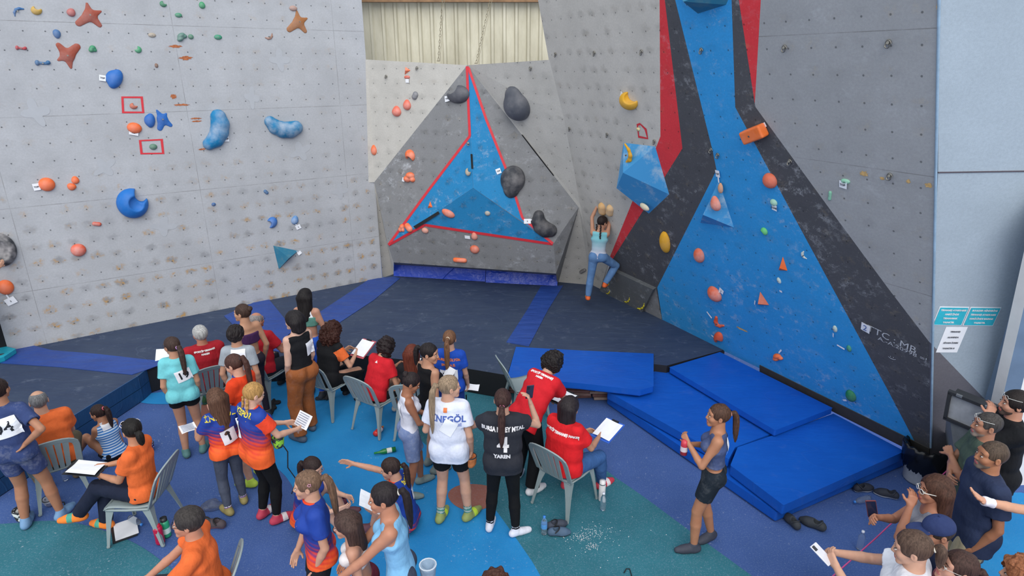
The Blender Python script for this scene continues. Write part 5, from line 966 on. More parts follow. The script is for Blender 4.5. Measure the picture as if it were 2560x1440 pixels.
# left wall
for a in [
 (44, 28, 'cres', 34, 22, -140, '3a6a9c', 'steel-blue crescent hold at the top left corner of the left wall'),
 (91, 26, 'moon', 26, 26, 20, 'c09a3c', 'mustard yellow hold near the top left corner of the left wall'),
 (178, 31, 'egg', 24, 20, -30, PK, 'dusty pink oval hold beside the upper brown star plate'),
 (53, 121, 'bone', 30, 14, -10, 'b04048', 'crimson pointed hold at the far left above the blue bone'),
 (107, 158, 'bone', 40, 18, -5, '3d6a94', 'slate blue bone-shaped hold left of the lower brown star plate'),
 (142, 85, 'egg', 20, 24, 180, '3d6a9c', 'slate blue drop-shaped hold between the two brown star plates'),
 (408, 10, 'moon', 18, 16, 0, '2f8058', 'small green hold at the top edge above the grey hold row'),
 (505, 13, 'egg', 16, 18, 0, '2f9060', 'small green hold at the top edge, right one of two'),
 (446, 38, 'blob', 18, 12, 0, '3c8a68', 'flat green chip hold under the top edge'),
 (231, 122, 'fig', 22, 22, 0, '208a5c', 'green twisted hold right of the lower brown star plate'),
 (345, 124, 'moon', 18, 18, 90, '3c9a6a', 'green wing-shaped hold on the middle of the left wall top'),
 (380, 88, 'blob', 20, 12, 0, 'a89c8c', 'beige chip hold left of the grey-green twisted pair'),
 (453, 92, 'fig', 28, 24, 30, '567f74', 'grey-green twisted hold, left one of a pair'),
 (477, 92, 'blob', 14, 13, 0, '4c8068', 'small grey-green button hold beside the twisted hold'),
 (545, 93, 'blob', 20, 13, 0, '288a68', 'emerald green rounded hold right of the twisted pair'),
 (391, 164, 'blob', 9, 12, 0, '80604e', 'tiny brown screw-on hold above the big blue jug'),
 (733, 21, 'blob', 20, 14, 0, 'a8887c', 'pinkish beige oval hold above the tan star plate'),
 (674, 92, 'cres', 24, 16, 30, '9a7464', 'brown curved hold below and left of the tan star plate'),
 (334, 265, 'moon', 20, 16, 0, 'c06448', 'brick red starting hold inside the upper red tape square'),
 (383, 367, 'blob', 20, 15, 0, '4f7c66', 'grey-green starting hold inside the lower red tape square'),
 (336, 320, 'blob', 38, 27, -15, OR_, 'orange bean hold with a white tag below it'),
 (117, 461, 'blob', 42, 35, 0, OR_, 'big orange disc hold with a white tag on its left'),
 (188, 450, 'egg', 20, 20, 0, OR_, 'small orange knob, upper one of a pair beside the big orange disc'),
 (179, 467, 'egg', 24, 18, 160, OR_, 'small orange knob, lower one of a pair beside the big orange disc'),
 (242, 560, 'edge', 19, 13, -15, 'c8543c', 'small red-orange edge above the chalky orange disc'),
 (196, 625, 'blob', 39, 32, 0, 'dc5c3c', 'chalky orange disc low on the left wall'),
 (14, 718, 'blob', 42, 38, 0, OR_, 'orange disc hold at the left edge with a tag hanging below'),
 (534, 511, 'blob', 11, 9, 0, '2a5c94', 'tiny blue button right of the big blue jug'),
 (665, 480, 'edge', 8, 11, -50, '3a6894', 'tiny blue screw-on chip on the worn part of the wall'),
 (680, 556, 'moon', 25, 29, 150, '2a6cb8', 'blue curved hold above the blue-green pyramid'),
 (737, 550, 'egg', 18, 23, -20, '4a84bc', 'chalky blue hold with a white tag, right of the curved one'),
]: hold(PL, *a, chalk=.45 if 'chalky' in a[7] else .2)
for a in [(225, 38, 'star', 68, 62, 0, BR_, 'large brown star-shaped plate, upper of two on the left wall'), (169, 139, 'star', 60, 66, 180, BR_, 'large brown star-shaped plate, lower of two on the left wall'), (746, 55, 'star', 52, 56, 0, '9c6538', 'tan star-shaped plate near the top right of the left wall')]: hold(PL, *a, chalk=.15)
hold(PL, 285, 196, 'egg', 50, 44, 60, '1d66b4', 'faceted blue jug hold with a tag at its left', chalk=.1)
hold(PL, 374, 301, 'egg', 36, 28, 80, '1d62b0', 'blue scoop hold, left part of the blue pair', chalk=.1); hold(PL, 406, 298, 'star', 36, 54, 20, '1d62b0', 'blue star-shaped hold, right part of the blue pair', chalk=.1)
hold(PL, 541, 328, 'kidney', 100, 56, 66, '1c7aac', 'large teal-blue kidney volume standing upright with a tag', chalk=.45, bolt=False)
hold(PL, 707, 318, 'kidney', 92, 48, -14, '1c78a6', 'large teal-blue kidney volume lying on its side', chalk=.55, bolt=False)
hold(PL, 331, 508, 'jug', 80, 76, 0, '1a6cbc', 'large bright blue jug with a bite taken out at the upper right', chalk=.05, bolt=False)
hold(PL, 0, 624, 'dish', 84, 86, 0, '34373c', 'black round dish volume at the left edge covered in chalk', chalk=.75, bolt=False, depth=.16)
# tape squares
def tapebox(pl, pts, label, w=4.0):
    m = MB(); n_ = len(pts); c = A(*[sum(q[i] for q in pts) / n_ for i in (0, 1)])
    for i in range(n_):
        a, b = A(*pts[i]), A(*pts[(i + 1) % n_]); ai = a + (c - a) / np.linalg.norm(c - a) * w * 1.8; bi = b + (c - b) / np.linalg.norm(c - b) * w * 1.8; P = [pl.hit(*q, .004) for q in (a, b, bi, ai)]; m.add(P, [(0, 1, 2, 3)], 0)
    tag(m.build('tape_frame', TAPE), label, 'tape')
tapebox(PL, [(303, 241), (357, 241), (361, 283), (305, 283)], 'red tape square round the brick red starting hold'); tapebox(PL, [(347, 350), (407, 347), (411, 385), (351, 386)], 'red tape square round the grey-green starting hold')
tapebox(PR, [(1592, 310), (1600, 307), (1617, 322), (1621, 348), (1596, 344)], 'red tape outline on the pale part of the overhanging wall', 3)
# wall pyramid
def volume(pts, apex, mat, label, name='volume'):
    m = MB(); P = [A(*p) for p in pts]; n_ = len(P); m.add(P + [A(*apex)], [(i, (i + 1) % n_, n_) for i in range(n_)], 0); o = m.build(name, mat); tag(o, label, 'climbing volume'); return o
def vmat(c, ch=.5): return painted('chalky_volume_' + c, c, ch, dots=0)
n = N('worn_blue_ply'); co = n.co('Object'); col = n.mix(n.ramp(n.noise(co, 3, 7, .75), .5, .72), lin('3f94cc'), lin('a9c0d0')); n.bump(n.noise(co, 60, 3), .2, .004); VB = n.done(col, .7)
n = N('teal_blue_ply'); co = n.co('Object'); col = n.mix(n.ramp(n.noise(co, 6, 6, .7), .45, .75), lin('23708f'), lin('57808c')); VT = n.done(col, .7)
volume([PL.hit(683, 614, .0), PL.hit(745, 627, .0), PL.hit(697, 673, .0)], PL.hit(716, 640, .16), VT, 'small teal-blue pyramid volume low on the left wall')
# cave
hold(pWR, 1292, 258, 'egg', 60, 90, 8, '54575f', 'big dark grey oval volume on the pale panel right of the cave tip', chalk=.12, bolt=False)
hold(pFL, 1146, 236, 'moon', 46, 56, 90, '4c4e56', 'dark grey half-moon volume near the tip of the cave with a tag', chalk=.1, bolt=False)
hold(pFR, 1281, 455, 'egg', 62, 82, 170, '3a3c42', 'black rugged drop volume on the right face of the cave', chalk=.25, bolt=False, depth=.17)
hold(pFR, 1357, 562, 'kidney', 66, 46, -50, '34363c', 'glossy black bean volume at the right tip of the blue star', chalk=.2, bolt=False)
for a in [(pWL, 1017, 175, 'wedge', 18, 18, 20, OR_, 'small orange triangle hold at the upper left of the cave'), (pWL, 1018, 193, 'edge', 12, 10, 0, 'd0583c', 'tiny orange chip under the small orange triangle'),
 (pWL, 1018, 262, 'egg', 19, 27, 0, 'e0664a', 'chalk-topped orange egg hold, right one of two on the cave panel'), (pWL, 992, 278, 'egg', 22, 27, 0, 'e0664a', 'chalk-topped orange egg hold, left one of two on the cave panel'),
 (pWL, 935, 375, 'egg', 14, 26, 0, OR_, 'orange almond hold at the left edge of the cave panel'), (pWL, 1038, 239, 'edge', 9, 18, 60, '6d7076', 'small grey chip hold beside the orange eggs'),
 (pFL, 1026, 389, 'moon', 24, 30, -140, OR_, 'orange curved hold on the left grey face of the cave'), (pFL, 1025, 443, 'fig', 28, 32, 0, OR_, 'ragged orange hold with a tag on the left grey face of the cave'),
 (pFL, 1076, 512, 'wedge', 13, 20, 0, OR_, 'slim orange triangle inside the blue star'), (pFB, 1121, 533, 'blob', 36, 17, -28, 'e07658', 'chalky orange pill hold in the middle of the blue star'),
 (pFL, 1005, 570, 'fig', 15, 26, 0, OR_, 'orange chip at the left tip of the blue star, left one'), (pFL, 1022, 569, 'edge', 16, 18, -40, OR_, 'orange chip at the left tip of the blue star, right one'),
 (pFB, 1063, 576, 'blob', 18, 13, -20, 'dc9078', 'chalky orange nub just under the red line of the star'), (pFB, 1186, 590, 'egg', 16, 19, 0, 'dc8068', 'pale orange nub in the middle of the cave foot'),
 (pFB, 1187, 623, 'blob', 24, 19, -20, 'd8643e', 'orange nub below the pale one in the cave foot'), (pFB, 1150, 650, 'edge', 38, 14, 0, OR_, 'long orange edge just above the blue foot pad'),
 (pFB, 1219, 533, 'blob', 14, 12, 0, 'a8a498', 'small beige bolt-on on the lower blue facet'), (pFR, 1170, 430, 'moon', 14, 20, 0, 'a89c84', 'small beige crimp in the upper blue of the star')]: hold(*a, chalk=.35)
hold(plane3(RC, FRa, FRo), 1457, 677, 'edge', 16, 11, 40, '4a4a4c', 'small black hold on the pale wedge at the cave foot')
# right wall: yellow, orange, green
for a in [(1573, 252, 'moon', 42, 46, 0, 'e0a822', 'big yellow half-moon hold on the pale upper panel'), (1664, 605, 'blob', 28, 52, -12, 'e0a420', 'yellow slab-shaped hold on the black field'), (1596, 323, 'blob', 8, 10, 0, 'd8c890', 'tiny cream chip left of the red tape outline'),
 (1926, 451, 'blob', 34, 38, 0, 'd8694a', 'round orange ball hold high on the blue field'), (1749, 638, 'blob', 30, 32, -20, 'e06844', 'chalk-topped orange ball on the left of the blue field'),
 (1788, 734, 'blob', 44, 24, -58, 'dd6442', 'long chalky orange hold in the lower blue field with a tag'), (1797, 807, 'cres', 34, 22, -40, 'd8522e', 'red-orange banana hold, upper of two above the mats'), (1797, 844, 'moon', 26, 26, -120, 'd8522e', 'red-orange lump hold, lower of two above the mats'),
 (1958, 661, 'wedge', 25, 40, -8, OR_, 'clean orange triangle on the right of the blue field'), (1906, 748, 'wedge', 31, 39, 5, 'c86a50', 'chalky orange triangle in the middle of the lower blue field'), (1944, 892, 'fig', 24, 24, 30, OR_, 'orange knob low on the blue field with a paper strap'),
 (2114, 453, 'blob', 24, 13, 0, '8cc4a8', 'mint green hold over the TOP tag on the grey field'), (2075, 489, 'edge', 26, 11, 80, '7cb89c', 'mint green sliver on the grey field left of the TOP tag'), (1935, 506, 'blob', 20, 15, -20, '9cc8b0', 'mint green nub with a tag under the orange ball'),
 (1911, 578, 'moon', 17, 19, 180, '5cc070', 'bright green crescent near the middle of the blue field'), (2010, 638, 'cres', 24, 13, -70, 'c4ccc8', 'off-white crescent near the right edge of the blue field'), (1948, 701, 'blob', 9, 17, 15, 'b4c8c4', 'pale oval chip right of the chalky triangle'),
 (2088, 822, 'blob', 12, 17, 0, 'b8c8c0', 'pale green nub low on the blue field right of centre'), (2123, 871, 'blob', 13, 16, 0, '3a9078', 'dark green nub with a strap on its left, low on the blue field'), (2128, 989, 'blob', 28, 27, 0, '15784f', 'deep green round hold at the foot of the blue field'),
 (1797, 500, 'blob', 1, 1, 0, 'e0e0e0', None)][:-1]: hold(PR, *a, chalk=.4 if 'halk' in a[7] else .12)
# orange block with rounded edges, bananas, wooden discs
p, x, y, n_ = wall_frame(PR, 1893, 330, 22); M3 = np.stack([x, y, n_]).T; k = wfix(PR, p); m = MB(); m.box(p + n_ * .055, (62 * k * 1.15, 34 * k, .11), 0, M3); o = m.build('climbing_hold', holdmat('e8702a', .12)); bevel(o, .022, 4); tag(o, 'chunky orange block hold across the blue and black paint', 'climbing hold')
m = MB(); m.tube([p + n_ * .10 - x * .02, p + n_ * .115 - x * .02], .011, 0, 8); m.build('bolt', BOLT, o)
KB = Plane(PR.o + PR.n * .07, PR.x, PR.y)
for u, v, s_, lab in ((1521, 731, 14, 'small yellow banana hold under the climber on the black kick board'), (1569, 751, 20, 'yellow banana hold in the middle of the black kick board'), (1604, 767, 26, 'largest yellow banana hold at the corner of the black kick board')): hold(KB, u, v, 'cres', s_, s_ * .55, 40, 'e0d028', lab, chalk=.05)
# big blue polyhedral volume and the smaller worn one
VS = [(1559, 357), (1638, 366), (1673, 486), (1622, 534), (1556, 460)]; m = MB(); B_ = [PR.hit(u, v) for u, v in VS]; T1 = PR.hit(1604, 402, .0) + PR.n * .20 * 0
c1 = PR.hit(1598, 410, .30); c2 = PR.hit(1575, 452, .26); vs = B_ + [c1, c2]
m.add(vs, [(0, 1, 5), (1, 2, 5), (2, 6, 5), (2, 3, 6), (3, 4, 6), (4, 0, 6), (0, 5, 6), (4, 3, 2, 1, 0)], 0); bv = m.build('volume', VB); tag(bv, 'big blue faceted volume fixed where pale, red and black paint meet', 'climbing volume')
pV = plane3(B_[0], B_[4], c2)
hold(Plane(PR.hit(1570, 385, .17), PR.x, PR.y), 1571, 385, 'cres', 56, 26, 80, 'dda21c', 'yellow banana hold on the left side of the big blue volume', chalk=.05)
hold(Plane(PR.hit(1611, 517, .10), PR.x, PR.y), 1612, 517, 'blob', 26, 15, -15, 'ddd2b4', 'cream wooden disc hold at the bottom of the big blue volume', chalk=.1)
W2 = [(1797, 452), (1835, 569), (1751, 557)]; B2 = [PR.hit(*q) for q in W2]; ap = PR.hit(1786, 520, .20); volume(B2, ap, VB, 'chalky worn blue pyramid volume in the middle of the blue field')
hold(Plane(PR.hit(1789, 508, .12), PR.x, PR.y), 1790, 508, 'egg', 24, 38, 0, 'e07a60', 'chalky orange hold on the worn blue pyramid', chalk=.4); hold(Plane(PR.hit(1802, 470, .04), PR.x, PR.y), 1802, 470, 'egg', 13, 26, -10, 'd89a70', 'slim orange hold at the top corner of the worn blue pyramid', chalk=.3)
B3 = [PR.hit(*q) for q in ((1690, -30), (1838, -40), (1815, 12), (1745, 34), (1712, 8))]; volume(B3, PR.hit(1762, -20, .3), VT, 'grey-blue volume cut off by the top edge above the blue stripe')
# wooden holds of the climber
hold(PR, 1507, 522, 'edge', 18, 22, 75, 'd8a868', 'wooden hold under the climber\'s left hand', chalk=.3); hold(PR, 1526, 526, 'edge', 16, 24, 60, 'ddb47c', 'wooden hold under the climber\'s right hand', chalk=.3)
# steel bolt hangers
HL = {(1390, 136): 'bolt hanger at the left of the upper row on the pale panel', (1487, 133): 'bolt hanger in the middle of the upper row on the pale panel', (1605, 130): 'bolt hanger at the right of the upper row on the pale panel', (1425, 322): 'bolt hanger at the left of the lower row on the pale panel', (1519, 337): 'bolt hanger in the middle of the lower row on the pale panel',
 (1637, 354): 'bolt hanger beside the red paint above the big blue volume', (1755, 126): 'bolt hanger near the top of the blue stripe', (1963, 120): 'bolt hanger at the upper left of the grey field', (2223, 108): 'bolt hanger at the upper right of the grey field', (1779, 375): 'bolt hanger on the border of black and blue paint', (1796, 388): 'bolt hanger on the blue just right of the black border',
 (1976, 404): 'bolt hanger on the border of black and grey paint', (2226, 440): 'bolt hanger on the grey field right of the TOP tag', (966, 192): 'bolt hanger at the far left of the pale cave panel', (1043, 171): 'bolt hanger left of the tip of the cave', (1327, 171): 'bolt hanger right of the tip of the cave', (1170, 360): 'bolt hanger inside the upper part of the blue star'}
for pl, lst in ((PR, [(1390, 136), (1487, 133), (1605, 130), (1425, 322), (1519, 337), (1637, 354), (1755, 126), (1963, 120), (2223, 108), (1779, 375), (1796, 388), (1976, 404), (2226, 440)]), (pWL, [(966, 192), (1043, 171)]), (pWR, [(1327, 171)]), (pFR, [(1170, 360)])):
    for u, v in lst:
        p, x, y, n_ = wall_frame(pl, u, v); m = MB(); r = [p + n_ * (.012 + .02 * (math.sin(a) < 0)) + (x * math.cos(a) * .022 + y * math.sin(a) * .03) for a in np.linspace(0, 2 * math.pi, 11)]; m.tube(r, .006, 0, 6); m.tube([p, p + n_ * .022 + y * .012], .014, 0, 8)
        tag(m.build('bolt_hanger', BOLT), HL[(u, v)], 'bolt hanger', 'steel bolt hangers on the walls')
# paper tags
for a in [(PL, 256, 195, 14, 14, -10, 'white tag sticking out left of the faceted blue jug', 'TOP', None), (PL, 334, 332, 20, 11, -14, 'white tag under the orange bean hold', 'TOP', None), (PL, 566, 347, 11, 13, 0, 'white tag at the right of the upright kidney volume', 'TOP', None), (PL, 91, 467, 14, 17, 5, 'white tag at the left of the big orange disc', 'TOP', None),
 (PL, 27, 752, 22, 18, 20, 'white tag hanging below the orange disc at the left edge', '2', (16, 736)), (PL, 745, 567, 12, 11, 20, 'white tag under the chalky blue hold', '2', (738, 560)), (PL, 748, 632, 8, 10, -60, 'white tag at the right corner of the teal-blue pyramid', None, (740, 628)),
 (pWL, 1019, 202, 10, 9, 0, 'white tag under the tiny orange chip of the cave', None, None), (pFL, 1119, 247, 15, 14, 12, 'white tag left of the dark grey half-moon', 'TOP', None), (pFL, 1010, 449, 9, 10, -10, 'white tag left of the ragged orange hold', None, None), (pFR, 1246, 428, 12, 13, 20, 'white tag at the upper left of the black drop volume', 'TOP', None), (pFR, 1318, 553, 17, 12, 0, 'white tag left of the glossy black bean', '2', (1330, 549)),
 (pFB, 1169, 592, 14, 9, 0, 'white tag left of the pale orange nub', None, None), (PR, 1796, 433, 15, 18, 0, 'white tag above the worn blue pyramid', 'TOP', (1800, 455)), (PR, 1912, 312, 16, 12, 30, 'white tag at the upper right of the orange block', None, None), (PR, 1938, 518, 16, 15, -5, 'white tag under the mint green nub', 'ZONE', None),
 (PR, 2110, 460, 22, 19, -3, 'white TOP tag under the mint green hold on the grey field', 'TOP', None), (PR, 1805, 726, 15, 13, -25, 'white tag right of the long chalky orange hold', '2', (1794, 732)), (PR, 1954, 727, 9, 5, 10, 'tiny white paper scrap under the pale oval chip', None, None), (PR, 1889, 755, 4, 13, -15, 'paper strap at the left of the chalky orange triangle', None, None),
 (PR, 1775, 786, 20, 4, -40, 'paper strap above the red-orange banana hold', None, None), (PR, 1783, 839, 8, 4, 0, 'paper strap left of the red-orange lump', None, None), (PR, 1952, 877, 4, 16, -35, 'paper strap above the orange knob', None, None), (PR, 2085, 836, 4, 12, -5, 'paper strap under the pale green nub', None, None), (PR, 2104, 866, 22, 4, -6, 'paper strap left of the dark green nub', None, None),
 (PR, 2114, 999, 13, 5, 35, 'paper strap at the deep green round hold', None, None), (PR, 1556, 236, 10, 16, -35, 'white tag behind the big yellow half-moon', None, None), (PR, 2166, 818, 24, 24, -8, 'square white paper with a handwritten blue 2 on the black field', None, None)]: tagcard(a[0], a[1], a[2], a[3], a[4], a[5], a[6], a[7], a[8])
def walltext(pl, u, v, s_, size, mat, name, label, ang=0, off=.016, sx=1, cat='writing', parent=None, bold=0):
    p, x, y, n_ = wall_frame(pl, u, v, ang); v_, f_ = textmesh(s_, size, bold, sx=sx); m = MB(); m.add([p + x * a + y * b + n_ * off for a, b, _ in v_], f_, 0); o = m.build(name, mat, parent)
    if parent is None: tag(o, label, cat)
    return o
CHK = flat('b9bcc2', .9, name='chalk_writing')
walltext(PR, 2166, 818, '2', .10, flat('3a5a9a', .7), 'handwritten_number', 'handwritten blue 2 on the square white paper', -8, .026)
walltext(PR, 2228, 847, 'TTC : MB', .12, CHK, 'chalk_writing', 'large chalk letters TTC MB on the black field', -8, .004, 1.1)
walltext(PR, 2255, 872, 'A.-A.20998 =!', .07, CHK, 'chalk_writing', 'smaller line of chalk scribble under the TTC letters', -6, .004, 1.3)
walltext(PR, 2232, 895, ':)', .09, CHK, 'chalk_writing', 'chalk smiley under the writing on the black field', -90, .004)
# signs on the blue facet
def sign(u0, v0, u1, v1, u2, v2, lines, bgc, fg, label, name='wall_sign', size=.025):
    a, b, c = PG.hit(u0, v0, .004), PG.hit(u1, v1, .004), PG.hit(u2, v2, .004); x = unit(b - a); w = np.linalg.norm(b - a); hgt = np.linalg.norm(c - a); y = np.cross(PG.n, x); y = y if y[2] > 0 else -y; c0 = a + x * w / 2 - y * hgt / 2
    m = MB(); m.add([c0 - x * w / 2 - y * hgt / 2, c0 + x * w / 2 - y * hgt / 2, c0 + x * w / 2 + y * hgt / 2, c0 - x * w / 2 + y * hgt / 2], [(0, 1, 2, 3)], 0); o = m.build(name, PAPER); so_ = o.modifiers.new('s', 'SOLIDIFY'); so_.thickness = .003; tag(o, label, 'sign')
    if bgc: m = MB(); iw, ih = w / 2 - .008, hgt / 2 - .008; q = c0 + PG.n * .0045; m.add([q - x * iw - y * ih, q + x * iw - y * ih, q + x * iw + y * ih, q - x * iw + y * ih], [(0, 1, 2, 3)], 0); m.build('panel', bgc, o)
    for i, t in enumerate(lines):
        v_, f_ = textmesh(t, size, .0012, sx=.95); off = c0 + y * (hgt * (.5 - (i + .8) / (len(lines) + .6))) + PG.n * .007; m = MB(); m.add([off + x * p_ + y * q_ for p_, q_, _ in v_], f_, 0); m.build('lettering', fg, o)
CY = flat('2eb0c4', .5, name='cyan_sign')
sign(2349, 766, 2423, 767, 2337, 812, ['TIRMANIŞ AYAKKABISI', 'HARİCİNDE', 'TIRMANMAK', 'YASAKTIR.'], CY, WHITEPRINT, 'left cyan sign with four lines of white capitals'); sign(2426, 767, 2503, 768, 2414, 813, ['BOULDER MİNDERİNE', 'TIRMANIŞ AYAKKABISI', 'HARİCİNDE BASMAK', 'YASAKTIR.'], CY, WHITEPRINT, 'right cyan sign with four lines of white capitals')
sign(2365, 817, 2419, 817, 2350, 880, ['TIRMANIŞ', 'ALANINDA', 'SİGARA İÇMEK', 'YASAKTIR !!!'], None, flat('54565c', .8), 'white paper notice taped under the cyan signs', 'paper_notice', .022)

# worn-through paint and the clean outlines left by removed plates
def patch(pl, u, v, w, h, col, parent, seed, star=False, ang=0, off=.003):
    p, x, y, n_ = wall_frame(pl, u, v, ang); W, Hh = w / pxm(p, x) / 2, h / pxm(p, y) / 2; rs = random.Random(seed); P = []; K = 40 if star else 26
    for i in range(K):
        a = 2 * math.pi * i / K; r = (1 + .38 * math.cos(4 * a + .6) + .06 * math.sin(7 * a)) / 1.2 if star else rs.uniform(.55, 1.1)
        P.append(p + x * W * r * math.cos(a) + y * Hh * r * math.sin(a) + n_ * off)
    m = MB(); m.add(P, [list(range(K))], 0); m.build('clean_outline' if star else 'worn_patch', col, parent)
WL = bpy.data.objects['wall_left']; WR = bpy.data.objects['wall_right']; GHO = flat('aeb1b6', .8, name='clean_grey', var=.03); WOOD = flat('a8623c', .85, name='bare_brown_ply', var=.3, scale=30); TANW = flat('c2a06a', .85, name='bare_tan_ply', var=.25, scale=30)
for i, a in enumerate([(90, 280, 62, 74, 20), (262, 418, 56, 48, 40), (410, 566, 60, 44, 0), (752, 378, 50, 44, 30), (630, 244, 34, 52, 0), (700, 150, 46, 52, 10), (850, 478, 40, 36, 10)]): patch(PL, *a[:4], GHO, WL, i, True, a[4], .0025)
for i, a in enumerate([(438, 116, 36, 8), (464, 145, 42, 11), (490, 296, 28, 5), (490, 303, 28, 5), (434, 241, 16, 14), (505, 373, 20, 5), (455, 262, 40, 6)]): patch(PL, *a, WOOD, WL, 20 + i)
for i, a in enumerate([(2160, 434, 24, 15), (2206, 446, 14, 9), (2271, 453, 14, 12), (2322, 463, 22, 14), (1855, 823, 34, 7), (2345, 16, 8, 20)]): patch(PR, *a, TANW, WR, 40 + i)
# ================================================================ things on the floor and in hands
def quadsheet(c, x, y, w, h, name, label, mats, cat, parent=None, th=.0015, group=None):
    x = unit(x); y = unit(y - x * (y @ x)); n_ = np.cross(x, y); m = MB(); P = []
    for j in range(5):
        for i in range(5): P.append(c + x * (i / 4 - .5) * w + y * (j / 4 - .5) * h + n_ * (.006 * math.sin(i * 1.1 + j * .4)) * (1 if th < .003 else 0))
    m.add(P, [(j * 5 + i, j * 5 + i + 1, j * 5 + i + 6, j * 5 + i + 5) for j in range(4) for i in range(4)], 0); o = m.build(name, mats, parent); so_ = o.modifiers.new('s', 'SOLIDIFY'); so_.thickness = th
    if label: tag(o, label, cat, group)
    return o
def handpos(key, i): D = PEOPLE[key]; return D, D['root'] + D['Hd'][i]
def sheet(key, i, label, off=(0, .1, .03), w=.148, h=.21, tilt=.5, lines=True, cat='paper', name='paper_sheet'):
    D, p = handpos(key, i); F, Rt, U = D['F'], D['Rt'], D['U']; c = p + Rt * off[0] + F * off[1] + U * off[2]; y = unit(F * math.cos(tilt) + U * math.sin(tilt)); o = quadsheet(c, Rt, y, w, h, name, label, PAPER, cat)
    if lines:
        n_ = np.cross(Rt, y); m = MB()
        for k in range(6): q = c + y * (.38 - k * .15) * h + n_ * .008; m.add([q - Rt * w * .4 - y * .004, q + Rt * w * .35 - y * .004, q + Rt * w * .35 + y * .004, q - Rt * w * .4 + y * .004], [(0, 1, 2, 3)], 0)
        m.build('printed_lines', flat('8f96a8', .8), o)
    return o
def clipboard(key, i, label, off=(0, .12, .02), tilt=.35, col='1c1d22', swing=0.0):
    D, p = handpos(key, i); F, Rt, U = D['F'], D['Rt'], D['U']; Rt2 = unit(Rt * math.cos(swing) + F * math.sin(swing)); F2 = unit(F * math.cos(swing) - Rt * math.sin(swing)); c = p + Rt * off[0] + F * off[1] + U * off[2]; y = unit(F2 * math.cos(tilt) + U * math.sin(tilt)); n_ = np.cross(Rt2, y)
    o = quadsheet(c, Rt2, y, .23, .32, 'clipboard', label, flat(col, .5), 'clipboard', th=.0045); quadsheet(c + n_ * .013, Rt2, y, .21, .27, 'sheet', None, PAPER, None, o); m = MB(); m.box(c + n_ * .010 + y * .148, (.08, .02, .012), 0, np.stack([Rt2, y, n_]).T); m.build('clip', flat('22242a', .4, .5), o)
clipboard('w_or', 0, 'clipboard with white sheets on the lap of the person in orange with crossed legs', (.06, .16, .045), .12)
sheet('g_jr1', 0, 'small printed leaflet in the hand of the girl with long straight brown hair', (-.05, .09, .03), .15, .12, .25); sheet('g_jr2', 1, 'printed sheet held by the blond girl with braids', (-.02, .10, .05), .20, .15, .9)
sheet('g_aqua', 0, 'white sheet beside the shoulder of the girl in aqua', (-.02, .16, .50), .15, .2, .3, False); sheet('m_rd1', 0, 'white sheets on the knee of the grey-bearded person', (.02, .02, .05), .18, .24, .5, False)
clipboard('w_crl', 1, 'white clipboard in the lap of the person with big auburn curls', (.03, .12, .04), .45, 'b0505a'); clipboard('w_rc', 1, 'white clipboard of the person with the dark curly bob', (0, .12, .05), .55)
clipboard('w_jdg', 1, 'blue-backed clipboard on the knee of the person in red and jeans', (.02, .14, .03), .25, '2a5cc0'); clipboard('w_bnd', 0, 'dark clipboard under the hands of the bending person', (.1, .1, -.02), .0)
sheet('g_blu', 1, 'folded white sheet in the hand of the girl in blue', (.05, .03, -.05), .16, .12, .2, False); sheet('g_blk', 0, 'white sheet in front of the girl in the black sleeveless top', (0, .06, .05), .14, .2, .9, False); sheet('w_wav', 0, 'white sheet behind the wavy-haired person', (.34, -.16, .62), .2, .2, .6, False)
def phone(key, i, off, y, x, col, label):
    D, p = handpos(key, i); L = lambda q: D['Rt'] * q[0] + D['F'] * q[1] + D['U'] * q[2]; c = p + L(off); x = unit(L(x)); y = unit(L(y)); n_ = np.cross(x, y); m = MB(); m.box(c, (.072, .15, .009), 0, np.stack([x, y, n_]).T); o = m.build('phone', flat(col, .3, .1)); bevel(o, .004, 2); tag(o, label, 'phone')
    m = MB(); m.box(c - n_ * .0055, (.064, .138, .001), 0, np.stack([x, y, n_]).T); m.build('screen', flat('1f2740', .15, 0), o); m = MB(); m.box(c + n_ * .006 + y * .05 - x * .018, (.024, .034, .004), 0, np.stack([x, y, n_]).T); m.build('camera', flat('22242a', .2), o)
phone('w_bur', 1, (-.01, .06, .09), (.1, -.1, 1), (1, .3, 0), '30324a', 'phone with a dark screen held up by the girl in the dark volleyball jersey'); phone('w_phn', 0, (.02, .10, .03), (.1, 1, .55), (1, -.2, 0), 'd4d4dc', 'white phone held in front by the person with tied-back hair'); phone('w_sun', 1, (0, .05, .07), (0, .3, 1), (0, 1, -.2), '7a3a34', 'dark red phone held upright by the person in white-framed sunglasses')
# bottles
def bottle(u, v, prof, mats, label, cap=None, z=.006, lie=None, pos=None, band=None, name='bottle'):
    p = at(u, v, z) if pos is None else A(*pos); m = MB(); m.lathe(prof, (0, 0, 0), 18); o = m.build(name, mats, None, tuple(p)); tag(o, label, 'bottle')
    if cap: m = MB(); m.lathe(cap[0], (0, 0, 0), 14); m.build('cap', cap[1], o)
    if band: m = MB(); m.lathe([(band[0], band[1]), (band[0], band[2])], (0, 0, 0), 18); m.build('label_band', band[3], o)
    if lie is not None: o.rotation_euler = (R(90), 0, R(lie)); o.location.z = z + max(r for r, _ in prof)
    return o
PET = [(.001, 0), (.027, .002), (.031, .02), (.029, .05), (.031, .08), (.030, .12), (.029, .145), (.020, .17), (.012, .185), (.012, .20)]; PC = ([(.014, .198), (.014, .214), (.001, .215)], flat('3a80d0', .4)); PCW = ([(.014, .198), (.014, .214), (.001, .215)], flat('d8dce8', .4))
bottle(1360, 1334, PET, glass(), 'clear water bottle with a blue cap beside the dark climbing shoes on the teal floor', PC, band=(.0315, .075, .125, flat('5a9ad8', .4)))
